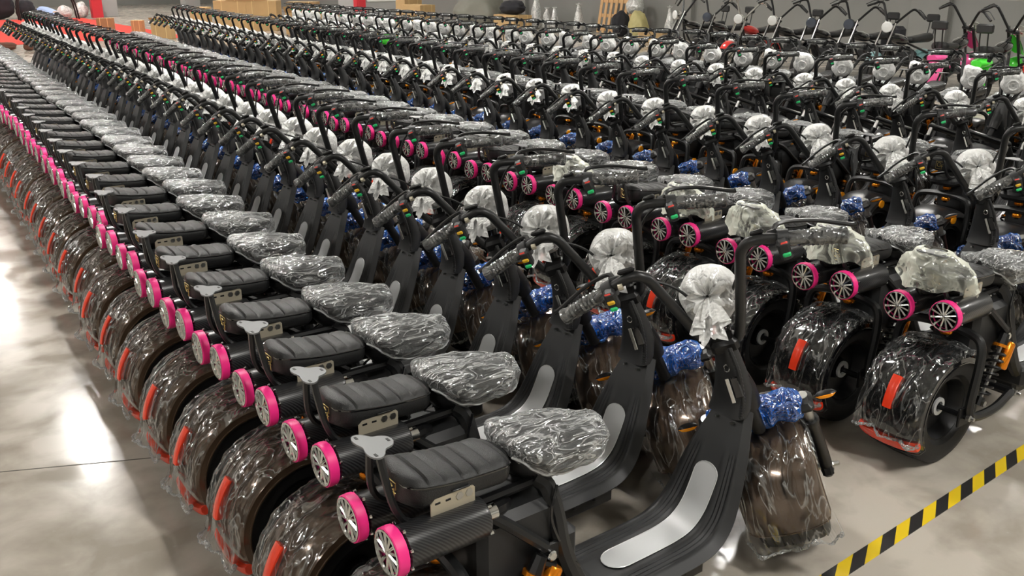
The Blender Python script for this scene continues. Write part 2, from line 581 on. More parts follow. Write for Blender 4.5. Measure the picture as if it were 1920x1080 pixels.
def film_fender(mb, c, th0, th1, mname, seed, hw=HW, R0=FR, drop=0.040, nu=40, nv=64, skirt=0.05, amp=0.009):
    def fn(u, v):
        th_end = th1 + 9 * nz((v * 3, seed, 0), 1.6, seed)
        th_beg = th0 + 16 * nz((v * 3, seed + 4, 0), 1.8, seed)
        th = th_beg + (th_end - th_beg) * u
        t = (v - 0.5) * math.pi * 0.90
        y, r = sect(t, hw + 0.006, R0 + 0.006, drop)
        p = Vector((r * math.cos(R(th)), y, r * math.sin(R(th))))
        d = amp * (ridge((p.x * 1.0, p.y * 2.2, p.z), 11, seed) * 0.7 + 0.5 * ridge(p, 27, seed + 3))
        d += 0.0032 * ridge((u * 3.2, v * 15, 0), 1.0, seed + 9)
        e = max(0.0, (u - 0.84) / 0.16)
        d += e * e * skirt * (0.55 + 0.9 * nz((v * 5, e, seed), 1.4, seed))
        dirr = Vector((math.cos(R(th)), 0.35 * math.sin(t), math.sin(R(th))))
        p = p + dirr * max(d, 0.001)
        return (c[0] + p.x, c[1] + p.y, c[2] + p.z)
    mb.grid(fn, nu, nv, mname)
    hem = [Vector(fn(1.0, 0.04 + 0.92 * i / 34)) for i in range(35)]
    mb.tube(hem, [0.003 + 0.011 * abs(nz((i * .37, seed, 0), 1.0, seed)) for i in range(35)], 'seat_film', 6, 1)


def tyre(mb, c, seg=40):
    w = TW
    prof = [(0.118, -w * .72), (0.135, -w * .93), (0.165, -w * 1.0), (0.190, -w * .97), (0.206, -w * .86)]
    n = 7
    for i in range(n):                              # ribs of the tread with grooves between
        y0 = -w * .82 + i * (w * 1.64 / n)
        y1 = y0 + w * 1.64 / n
        def rr(y): return TR - 0.012 * (abs(y) / w) ** 2
        prof += [(rr(y0) - 0.005, y0 + 0.0015), (rr(y0), y0 + 0.004), (rr(y1), y1 - 0.004), (rr(y1) - 0.005, y1 - 0.0015)]
    prof += [(0.206, w * .86), (0.190, w * .97), (0.165, w), (0.135, w * .93), (0.118, w * .72)]
    mb.lathe(prof, c, 'tyre_rubber', 'y', seg, cap=False)


def rim(mb, c):
    for s in (-1, 1):
        prof = [(0.124, s * TW * .78), (0.116, s * TW * .80), (0.108, s * TW * .62), (0.100, s * TW * .30), (0.045, s * TW * .22), (0.040, s * TW * .45), (0.0, s * TW * .45)]
        mb.lathe(prof, c, 'rim_black', 'y', 24, cap=False)


def rear_parts(v):
    P = {}
    c = (0, 0, AXZ)
    m = MB(); tyre(m, c); P['rear_wheel'] = (m, None)
    m = MB(); rim(m, c); P['wheel_rim'] = (m, 'rear_wheel')
    ax = []
    for s in (-1, 1):
        m = MB(); ax.append(m)
        m.lathe([(0.020, s * 0.050), (0.034, s * 0.052), (0.034, s * 0.060), (0.020, s * 0.061)], c, 'silver_rim', 'y', 18, True)
        m.tube([(0, s * 0.045, AXZ), (0, s * 0.165, AXZ)], 0.010, 'black_paint', 8, 1)
        m.lathe([(0.013, s * 0.166), (0.013, s * 0.178), (0.007, s * 0.181), (0.007, s * 0.192), (0.0, s * 0.193)], c, 'steel', 'y', 8)
    put(P, 'axle', ax, 'rear_wheel')
    m = MB(); fender(m, c, 52, 213, v['rear_col']); P['rear_fender'] = (m, None)
    put(P, 'fender_bolt', [MB().lathe([(0.0, s * 0.1255), (0.007, s * 0.123), (0.008, s * 0.113)], (x, 0, z), 'chrome', 'y', 8)
                           for s in (-1, 1) for x, z in ((0.132, 0.368), (0.158, 0.340))], 'rear_fender')
    # tail reflector, a slim red bar on the fender's rear
    m = MB()
    def tr(u, w):
        th = R(142 + 28 * u)
        a = w * 2 * math.pi
        y = 0.020 * math.copysign(abs(math.cos(a)) ** .5, math.cos(a)) * (1.0 - 0.12 * u)
        r = FR - 0.002 + 0.012 * (1 + math.copysign(abs(math.sin(a)) ** .5, math.sin(a)))
        return (r * math.cos(th), y, AXZ + r * math.sin(th))
    m.rings([[tr(i / 8, j / 12) for j in range(12)] for i in range(9)], 'red_lens')
    P['tail_light'] = (m, 'rear_fender')
    # low red strip bending round the fender's end
    m = MB()
    def ls(u, w):
        t = (u - .5) * 2.5
        y, r = sect(t, HW + 0.004, FR + 0.006, 0.045)
        a = w * 2 * math.pi
        th = R(202) + 0.080 * math.copysign(abs(math.sin(a)) ** .5, math.sin(a))
        r += 0.013 * math.cos(a)
        return (r * math.cos(th), y, AXZ + r * math.sin(th))
    m.rings([[ls(i / 14, j / 8) for j in range(8)] for i in range(15)], 'red_lens')
    P['rear_reflector'] = (m, 'rear_fender')
    if v['rear_film']:
        m = MB(); film_fender(m, c, 66, 194, 'clear_film', v['seed'], skirt=0.036); P['fender_film'] = (m, 'rear_fender')
    # swing arm: hoop over the wheel and two lower arms
    m = MB()
    hoop = [(0.330, -0.145, 0.215), (0.20, -0.158, 0.190), (0.05, -0.165, 0.200), (0.005, -0.165, 0.245), (0.030, -0.162, 0.40), (0.040, -0.150, 0.475), (0.045, -0.105, 0.500), (0.047, 0, 0.508)]
    hoop = hoop + [(x, -y, z) for x, y, z in reversed(hoop[:-1])]
    m.tube(hoop, 0.0165, 'black_satin', 8, 4)
    m.tube([(0.33, -0.15, 0.215), (0.33, 0.15, 0.215)], 0.018, 'black_paint', 8, 1)
    for s in (-1, 1):
        m.box((0.0, s * 0.152, AXZ), (0.07, 0.010, 0.075), 'black_paint', 0.006)
    P['swing_arm'] = (m, None)
    put(P, 'pivot_bolt', [MB().lathe([(0.012, s * 0.150), (0.012, s * 0.164), (0.006, s * 0.167), (0.006, s * 0.180), (0, s * 0.181)], (0.335, 0, 0.215), 'steel', 'y', 6) for s in (-1, 1)], 'swing_arm')
    # shocks with orange reservoirs
    for s in (-1, 1):
        m = MB()
        a, b = Vector((0.135, s * 0.132, 0.222)), Vector((0.265, s * 0.118, 0.455))
        m.tube([a, b], 0.007, 'steel', 6, 1)
        d = (b - a).normalized()
        u = d.cross(Vector((0, 1, 0))).normalized(); w = d.cross(u)
        coil = []
        for i in range(7 * 10 + 1):
            t = 0.12 + 0.66 * i / 70
            an = 2 * math.pi * i / 10
            coil.append(a + (b - a) * t + (u * math.cos(an) + w * math.sin(an)) * 0.024)
        m.tube(coil, 0.0055, 'black_paint', 5, 1)
        m.tube([a + (b - a) * 0.80, a + (b - a) * 0.84], 0.028, 'orange_anodised', 12, 1)
        m.tube([a + (b - a) * 0.84, b], [0.020, 0.016], 'black_paint', 8, 1)
        m.tube([a - d * 0.012, a + d * 0.02], 0.014, 'black_paint', 8, 1)
        m.lathe([(0.012, s * 0.022), (0.012, s * 0.012), (0, s * 0.012)], a, 'steel', 'y', 6)
        P['shock' + ('' if s < 0 else '#1')] = (m, None)
        m = MB()
        q = a + (b - a) * 0.74 - u * 0.052 + Vector((0, s * 0.004, 0))
        m.tube([q - d * 0.052, q - d * 0.047, q + d * 0.047, q + d * 0.052], [0.017, 0.021, 0.021, 0.017], 'orange_anodised', 14, 1)
        m.tube([q + d * 0.05, b - d * 0.02], 0.008, 'black_paint', 6, 1)
        P['reservoir' + ('' if s < 0 else '#1')] = (m, 'shock' + ('' if s < 0 else '#1'))
    m = MB()
    for zz in (0.480, 0.545):
        m.lathe([(0.019, -0.010), (0.023, -0.005), (0.023, 0.005), (0.019, 0.010)], (0.055, -0.01, zz), 'orange_anodised', 'z', 14)
    m.tube([(0.055, -0.01, 0.46), (0.055, -0.01, 0.60)], 0.010, 'black_paint', 8, 1)
    P['seat_damper'] = (m, None)
    return P


def put(P, name, mbs, par):
    """pieces of one kind, each a part of its own"""
    for i, mb in enumerate(mbs):
        P[name if i == 0 else '%s#%d' % (name, i)] = (mb, par)


def exhaust(P, s, k):
    """decorative silencer: carbon sleeve, pink toothed ring, chrome turbine grille"""
    sfx = '' if k == 0 else '#1'
    c = Vector((0.0, -0.080, 0.590)) if s < 0 else Vector((0.0, 0.096, 0.578))
    x0, x1, r = -0.078, 0.128, 0.0475
    m = MB()
    m.lathe([(r * .86, x0), (r, x0 + 0.006), (r, x1 - 0.008), (r * .93, x1), (0.018, x1 + 0.001), (0.0, x1 + 0.001)], c, 'carbon_fibre', 'x', 28)
    P['silencer' + sfx] = (m, None)
    m = MB()
    ring = []
    n = 40
    prof = [(0.0475, -0.080), (0.0540, -0.081), (0.0550, -0.092), (0.0540, -0.104), (0.0515, -0.106), (0.0505, -0.100)]
    rings = []
    for rr, t in prof + [prof[0]]:
        rings.append([c + Vector((t, math.cos(2 * math.pi * j / n) * rr * (1 + (0.012 if j % 2 else -0.008)), math.sin(2 * math.pi * j / n) * rr * (1 + (0.012 if j % 2 else -0.008)))) for j in range(n)])
    m.rings(rings, 'pink', caps=(False, False))
    P['pink_ring' + sfx] = (m, 'silencer' + sfx)
    m = MB()
    m.lathe([(0.0, -0.084), (0.0505, -0.084)], c, 'grille_back', 'x', 20)
    m.lathe([(0.0503, -0.100), (0.0510, -0.107), (0.047, -0.108), (0.045, -0.098)], c, 'chrome', 'x', 28, True)
    m.lathe([(0.0, -0.108), (0.006, -0.106), (0.008, -0.098), (0.009, -0.085)], c, 'chrome', 'x', 12)
    for i in range(12):
        an = 2 * math.pi * i / 12
        d = Vector((0, math.cos(an), math.sin(an)))
        d2 = Vector((0, math.cos(an + .22), math.sin(an + .22)))
        m.tube([c + Vector((-0.103, 0, 0)) + d * 0.006, c + Vector((-0.100, 0, 0)) + d2 * 0.047], [0.0030, 0.0042], 'chrome', 4, 1)
    for i in range(8):
        an = 2 * math.pi * (i + .5) / 8
        m.lathe([(0.0, -0.090), (0.003, -0.0895), (0.004, -0.084)], c + Vector((0.012, math.cos(an) * 0.054, math.sin(an) * 0.054)), 'chrome', 'x', 5)
    P['chrome_grille' + sfx] = (m, 'silencer' + sfx)
    m = MB()
    m.tube([c + Vector((x1, 0, 0)), c + Vector((x1 + 0.035, 0, 0))], 0.019, 'chrome', 10, 1)
    m.tube([c + Vector((x1 + 0.03, 0, 0)), c + Vector((x1 + 0.06, -s * 0.01, -0.004)), c + Vector((x1 + 0.09, -s * 0.04, -0.02))], 0.017, 'black_paint', 8, 3)
    for an in (0.6, 2.2, 3.8, 5.4):
        m.lathe([(0.005, 0.0), (0.005, 0.009), (0.0, 0.010)], c + Vector((x1 - 0.002, math.cos(an) * 0.043, math.sin(an) * 0.043)), 'chrome', 'x', 6)
    P['inlet_pipe' + sfx] = (m, 'silencer' + sfx)
    # slotted mounting plate on top of the sleeve
    m = MB()
    px, pz = 0.055, c.z + 0.045
    poly = [(-0.055, 0), (0.055, 0), (0.055, 0.036), (0.050, 0.041), (-0.044, 0.041), (-0.055, 0.030)]
    M = Matrix.Translation((px, c.y - 0.0015, pz)) @ Matrix(((1, 0, 0, 0), (0, 0, -1, 0), (0, 1, 0, 0), (0, 0, 0, 1)))
    m.prism(poly, -0.0015, 0.0015, 'tan_plate' if s < 0 else 'grey_plate', M)
    for dx in (-0.038, -0.012):
        m.box((px + dx, c.y - 0.0015, pz + 0.028), (0.014, 0.0045, 0.006), 'black_paint', 0.001)
    for dx in (0.016, 0.040):
        m.lathe([(0.0095, -0.005), (0.0095, 0.005), (0.004, 0.008), (0, 0.008)], (px + dx, c.y, pz + 0.028), 'steel', 'y', 6)
    m.box((px + 0.018, c.y + 0.012 * (1 if s < 0 else -1), pz + 0.046), (0.044, 0.040, 0.004), 'black_satin', 0.001)
    P['mount_plate' + sfx] = (m, 'silencer' + sfx)


def seat_section(x, w, zb, zt, n=24, p=3.2, shift=0.0):
    out = []
    for j in range(n):
        a = 2 * math.pi * j / n
        ca, sa = math.cos(a), math.sin(a)
        y = w * math.copysign(abs(ca) ** (2 / p), ca)
        z = (zb + zt) / 2 + (zt - zb) / 2 * math.copysign(abs(sa) ** (2 / p), sa)
        if sa < 0:
            y *= 1.0 - 0.16 * abs(sa)
        out.append((x, y, z))
    return out


def seats(P, v):
    # ribbed pillion pad
    m = MB()
    x0, x1 = -0.045, 0.236
    rings = []
    N = 56
    chan = [x0 + 0.045 + i * 0.042 for i in range(6)]
    for i in range(N + 1):
        u = i / N
        x = x0 + (x1 - x0) * u
        e = min(u / 0.13, (1 - u) / 0.16, 1.0)
        w = (0.086 - 0.010 * u) * math.sqrt(max(1 - (1 - e) ** 2, 0.0)) + 0.0005
        zt = 0.724 - 0.030 * u + 0.010 * (2 * u - 1) ** 2 - 0.014 * (1 - e) ** 2
        zb = 0.645 - 0.020 * u + 0.012 * (1 - e)
        g = max((math.exp(-((x - q) / 0.0032) ** 2) for q in chan)) * 0.0055
        ring = []
        for (X, Y, Z) in seat_section(x, w, zb, zt, 28, 3.4):
            if Z > zt - 0.012:
                Z -= g
            ring.append((X, Y, Z))
        rings.append(ring)
    m.rings(rings, 'black_leather')
    P['pillion_seat'] = (m, None)
    m = MB()
    path = []
    for i in range(1, N):
        u = i / N
        x = x0 + (x1 - x0) * u
        e = min(u / 0.13, (1 - u) / 0.16, 1.0)
        w = (0.086 - 0.010 * u) * math.sqrt(max(1 - (1 - e) ** 2, 0.0))
        zt = 0.724 - 0.030 * u + 0.010 * (2 * u - 1) ** 2 - 0.014 * (1 - e) ** 2
        path.append((x, w * 0.985, zt - 0.018))
    path = path + [(x, -y, z) for x, y, z in reversed(path)]
    path.append(path[0])
    m.tube(path, 0.0026, 'black_gloss', 5, 1)
    P['piping'] = (m, 'pillion_seat')
    # gold monogram on the tail of the pad
    m = MB()
    def strip(pts, r=0.0014):
        m.tube([(-0.0475 + 0.0012 * abs(y) / 0.02, y, z) for y, z in pts], r, 'gold', 4, 1)
    y0, z0, q = 0.0, 0.682, 0.020
    strip([(q, z0 + q), (q, z0 - q), (-q * .3, z0 - q)])
    strip([(q, z0 + q), (-q, z0 + q), (-q, z0 + q * .2)])
    g = [(y0 + 0.002 - 0.011 * math.cos(a), z0 + 0.003 + 0.011 * math.sin(a)) for a in [R(30 + i * 28) for i in range(11)]]
    strip(g, 0.0017)
    strip([(-0.009, z0 + 0.001), (-0.001, z0 + 0.001)], 0.0015)
    strip([(-0.013, z0 + 0.006), (-0.013, z0 - 0.022)], 0.0015)
    strip([(-0.019, z0 - 0.004), (-0.006, z0 - 0.004)], 0.0013)
    P['emblem'] = (m, 'pillion_seat')
    # driver saddle on its cone base
    m = MB()
    x0, x1 = 0.236, 0.508
    rings = []
    for i in range(31):
        u = i / 30
        x = x0 + (x1 - x0) * u
        e = min(u / 0.2, (1 - u) / 0.28, 1.0)
        w = (0.098 - 0.014 * u) * math.sqrt(max(1 - (1 - e) ** 2, 0)) + 0.0006
        zt = 0.712 - 0.022 * u + 0.014 * (1 - u) ** 3 - 0.02 * (1 - e) ** 2
        zb = 0.640 + 0.02 * (1 - e)
        rings.append(seat_section(x, w, zb, zt, 24, 2.8))
    m.rings(rings, 'black_leather')
    P['saddle'] = (m, None)
    m = MB()
    rings = []
    for z, sx, sy, cx in ((0.665, 0.128, 0.090, 0.366), (0.640, 0.124, 0.088, 0.364), (0.612, 0.088, 0.060, 0.350), (0.592, 0.050, 0.036, 0.338)):
        rings.append([(cx + sx * math.cos(2 * math.pi * j / 20), sy * math.sin(2 * math.pi * j / 20), z) for j in range(20)])
    m.rings(list(reversed(rings)), 'black_plastic')
    P['saddle_base'] = (m, 'saddle')
    # crumpled bag over the saddle
    m = MB()
    def bag(u, w, x0=0.228, x1=0.528):
        x = x0 + (x1 - x0) * u
        e = min(u / 0.22, (1 - u) / 0.30, 1.0)
        ww = (0.108 - 0.014 * u) * math.sqrt(max(1 - (1 - e) ** 2, 0)) + 0.001
        zt = 0.726 - 0.024 * u - 0.020 * (1 - e) ** 2
        zb = 0.690 - 0.085 * math.sin(math.pi / 2 * min(1, u * 2.2)) + 0.025 * max(0, u - .5)
        a = 2 * math.pi * w
        ca, sa = math.cos(a), math.sin(a)
        p = Vector((x, ww * math.copysign(abs(ca) ** .78, ca), (zb + zt) / 2 + (zt - zb) / 2 * math.copysign(abs(sa) ** .78, sa)))
        q = Vector((p.x * .45, p.y, p.z))
        d = 0.011 * ridge(q, 17, v['seed'] + 1) + 0.006 * ridge(q, 40, v['seed'] + 5) - 0.006
        return p + Vector((0.1 * (u - .5), ca, sa)).normalized() * d
    m.grid(bag, 44, 44, 'seat_film', True)
    m.tube([bag(i / 40, 0.75 - 0.13) for i in range(1, 40)], 0.0035, 'bag_hem', 5, 1)
    m.tube([bag(i / 40, 0.75 + 0.13) for i in range(1, 40)], 0.0035, 'bag_hem', 5, 1)
    P['saddle_bag'] = (m, 'saddle')
    # rear rack: plate on a forked arm
    m = MB()
    c = Vector((-0.082, 0.0, 0.795))
    n = 40
    poly = []
    for j in range(n):
        a = 2 * math.pi * j / n
        rr = 0.043 + 0.012 * math.cos(3 * a)
        poly.append((c.x + rr * 0.78 * math.cos(a), c.y + rr * 1.15 * math.sin(a)))
    m.prism(poly, c.z - 0.002, c.z + 0.002, 'grey_plate')
    for a in (0, 2 * math.pi / 3, 4 * math.pi / 3):
        m.box((c.x + 0.034 * math.cos(a), c.y + 0.050 * math.sin(a), c.z + 0.0012), (0.007, 0.014, 0.003), 'black_paint', 0.001)
    P['rack_plate'] = (m, None)
    m = MB()
    for s in (-1, 1):
        m.tube([(-0.080, s * 0.016, 0.792), (-0.078, s * 0.03, 0.745), (-0.066, s * 0.05, 0.665), (-0.03, s * 0.055, 0.622), (0.06, s * 0.055, 0.612), (0.14, s * 0.05, 0.610)], 0.0085, 'black_satin', 6, 4)
    P['rack_arm'] = (m, 'rack_plate')
    if v.get('cream'):
        m = MB()
        def hood(u, w):
            a = 2 * math.pi * w
            h = u
            rr = 0.035 + 0.085 * h ** 0.8
            p = Vector((-0.075 + rr * 0.55 * math.cos(a) + 0.04 * h, rr * 1.20 * math.sin(a), 0.806 - 0.105 * h ** 1.25))
            d = (0.016 * ridge(p, 13, v['seed'] + 8) + 0.008 * ridge(p, 30, v['seed'] + 9)) * (0.3 + h)
            e = max(0, h - .8) / .2
            return p + Vector((math.cos(a), math.sin(a), 0.4)).normalized() * d + Vector((0, 0, -0.05 * e * (0.6 + nz((w * 9, 0, 0), 1, v['seed']))))
        m.grid(hood, 26, 40, 'cream_film', True)
        P['rack_bag'] = (m, 'rack_plate')


def body(P, v):
    m = MB()
    for s in (-1, 1):
        m.tube([(0.300, s * 0.040, 0.612), (0.325, s * 0.055, 0.585), (0.335, s * 0.078, 0.52), (0.350, s * 0.092, 0.42), (0.405, s * 0.098, 0.30), (0.475, s * 0.098, 0.225)], 0.0235, 'black_satin', 9, 4)
        m.tube([(0.100, s * 0.070, 0.606), (0.16, s * 0.084, 0.575), (0.285, s * 0.108, 0.462)], 0.0145, 'black_satin', 8, 3)
        m.tube([(0.05, s * 0.055, 0.605), (0.22, s * 0.05, 0.605), (0.31, s * 0.045, 0.602)], 0.012, 'black_paint', 7, 2)
        m.box((0.300, s * 0.098, 0.436), (0.062, 0.012, 0.052), 'black_paint', 0.008)
    m.tube([(0.300, -0.05, 0.608), (0.300, 0.05, 0.608)], 0.014, 'black_paint', 8, 1)
    P['frame'] = (m, None)
    put(P, 'frame_bolt', [MB().lathe([(0.014, s * 0.104), (0.014, s * 0.116), (0.010, s * 0.120), (0, s * 0.1205)], (0.300, 0, 0.436), 'chrome', 'y', 10) for s in (-1, 1)], 'frame')
    m = MB()
    m.box((0.235, 0, 0.415), (0.225, 0.172, 0.30), 'black_plastic', 0.02)
    m.box((0.375, 0, 0.355), (0.08, 0.150, 0.20), 'black_plastic', 0.015)
    P['battery_box'] = (m, None)
    cb = []
    for (pts) in (((0.33, -0.09, 0.60), (0.31, -0.098, 0.53), (0.335, -0.105, 0.45), (0.385, -0.112, 0.37)),
                  ((0.31, 0.05, 0.60), (0.27, 0.07, 0.55), (0.29, 0.085, 0.46), (0.36, 0.09, 0.36))):
        cb.append(MB().tube(pts, 0.004, 'black_gloss', 5, 5))
    put(P, 'cable', cb, 'battery_box')
    # step-through deck
    prof = [(0.445, 0.232), (0.52, 0.232), (0.62, 0.233), (0.72, 0.234), (0.80, 0.238), (0.855, 0.252), (0.895, 0.285), (0.922, 0.332), (0.948, 0.392), (0.975, 0.452), (1.003, 0.513), (1.028, 0.566)]
    wid = [0.128, 0.132, 0.134, 0.134, 0.134, 0.133, 0.129, 0.122, 0.112, 0.098, 0.078, 0.060]
    pts = smooth_path([(x, 0, z) for x, z in prof], 4)
    ws = smooth_path([(w, 0, 0) for w in wid], 4)
    prof2 = [(p.x, p.z) for p in pts]
    W2 = [w.x for w in ws]
    nrm = []
    for i in range(len(prof2)):
        a, b = prof2[max(i - 1, 0)], prof2[min(i + 1, len(prof2) - 1)]
        t = Vector((b[0] - a[0], b[1] - a[1])).normalized()
        nrm.append((-t.y, t.x))
    m = MB()
    rings = []
    th = 0.034
    # cross-section with long ribs either side of the strip
    ys, hs = [], []
    k = 0
    for yy in np.linspace(-1, 1, 41):
        a = abs(yy)
        h = 0.0
        if 0.36 < a < 0.80:
            h = -0.0035 if (int((a - 0.36) / 0.036) % 3 == 0) else 0.0
        if a > 0.82:
            h = -0.001 - 0.020 * ((a - .82) / .18)
        if a < 0.34:
            h = -0.002
        ys.append(yy); hs.append(h)
    for i, ((x, z), (nx, nz_), w) in enumerate(zip(prof2, nrm, W2)):
        u = i / (len(prof2) - 1)
        rib = 1.0 if u < 0.78 else max(0.0, 1 - (u - 0.78) / 0.06)
        tp = [(x + nx * (h if abs(y) > .81 else h * rib), w * y, z + nz_ * (h if abs(y) > .81 else h * rib)) for y, h in zip(ys, hs)]
        bt = [(x - nx * (th if abs(y) < .9 else th * .75), w * y * 0.985, z - nz_ * (th if abs(y) < .9 else th * .75)) for y in (1, 0.9, 0, -0.9, -1)]
        rings.append(tp + bt)
    m.rings(rings, 'black_plastic')
    P['deck'] = (m, None)
    # pale strip set in the deck
    m = MB()
    i0 = min(range(len(prof2)), key=lambda i: abs(prof2[i][0] - 0.575))
    i1 = min(range(len(prof2)), key=lambda i: abs(prof2[i][0] - 0.955))
    L = i1 - i0
    def stripf(u, w, dn, sc=1.0):
        q = i0 + u * L
        k = min(int(q), len(prof2) - 2); t = q - k
        x = prof2[k][0] * (1 - t) + prof2[k + 1][0] * t
        z = prof2[k][1] * (1 - t) + prof2[k + 1][1] * t
        nx = nrm[k][0] * (1 - t) + nrm[k + 1][0] * t
        nzz = nrm[k][1] * (1 - t) + nrm[k + 1][1] * t
        e = min(u * (1.0 / 0.075), (1 - u) * (1.0 / 0.075), 1.0)
        ww = 0.0415 * sc * (math.sqrt(max(0, 1 - (1 - e) ** 2)))
        return (x + nx * dn, ww * (2 * w - 1), z + nzz * dn)
    us = [0, .004, .015, .03, .05, .075] + list(np.linspace(.1, .9, 34)) + [.925, .95, .97, .985, .996, 1]
    def g(dn, sc, mname, flip=False):
        vs = [stripf(u, w, dn, sc) for u in us for w in (0, .06, .5, .94, 1)]
        fs = []
        for i in range(len(us) - 1):
            for j in range(4):
                fs.append((i * 5 + j, (i + 1) * 5 + j, (i + 1) * 5 + j + 1, i * 5 + j + 1)[::-1])
        m.add(vs, fs, mname)
    g(0.0012, 1.0, 'silver_strip')
    rim_pts = [stripf(u, 0, 0.0012) for u in us] + [stripf(u, 1, 0.0012) for u in reversed(us)]
    m.tube(rim_pts, 0.0014, 'silver_rim', 4, 1)
    P['foot_strip'] = (m, 'deck')
    m = MB()
    m.box((0.65, 0, 0.175), (0.40, 0.205, 0.062), 'black_plastic', 0.012)
    m.box((0.462, 0, 0.232), (0.050, 0.268, 0.080), 'black_plastic', 0.012)
    for x in (0.52, 0.60, 0.68, 0.76):
        m.box((x, 0, 0.200), (0.020, 0.24, 0.030), 'black_plastic', 0.004)
    P['belly_pan'] = (m, 'deck')
    # cover round the steering head
    m = MB()
    rings = []
    for cx, cz, hx, hy in ((1.012, 0.548, 0.030, 0.060), (1.024, 0.572, 0.033, 0.060), (1.027, 0.62, 0.036, 0.054), (1.015, 0.67, 0.034, 0.044), (0.998, 0.715, 0.031, 0.034), (0.982, 0.752, 0.027, 0.027)):
        ring = []
        for j in range(16):
            a = 2 * math.pi * j / 16
            ca, sa = math.cos(a), math.sin(a)
            ring.append((cx + hx * math.copysign(abs(ca) ** .7, ca), hy * math.copysign(abs(sa) ** .7, sa), cz))
        rings.append(ring)
    m.rings(rings, 'black_plastic')
    m.tube([(1.035, 0, 0.640), (1.075, 0, 0.59), (1.100, 0, 0.545)], [0.040, 0.040, 0.036], 'black_paint', 10, 3)
    P['head_cover'] = (m, None)
    d = Vector((-0.91, 0, 0.42))
    put(P, 'cover_screw', [MB().tube([Vector((1.010, y, 0.525)) - d * 0.004, Vector((1.000, y, 0.525)) + d * 0.004], 0.004, 'steel', 6, 1) for y in (-0.028, 0.028)], 'head_cover')
    m = MB()
    pts = [Vector((0.955, -0.035, 0.765)), Vector((0.968, -0.062, 0.70)), Vector((0.985, -0.070, 0.62)), Vector((0.99, -0.066, 0.56))]
    sp = smooth_path(pts, 14)
    rr = []
    m.tube(sp, [0.0075 if i % 2 else 0.0058 for i in range(len(sp))], 'black_rubber_mat', 7, 1)
    P['ribbed_hose'] = (m, 'head_cover')


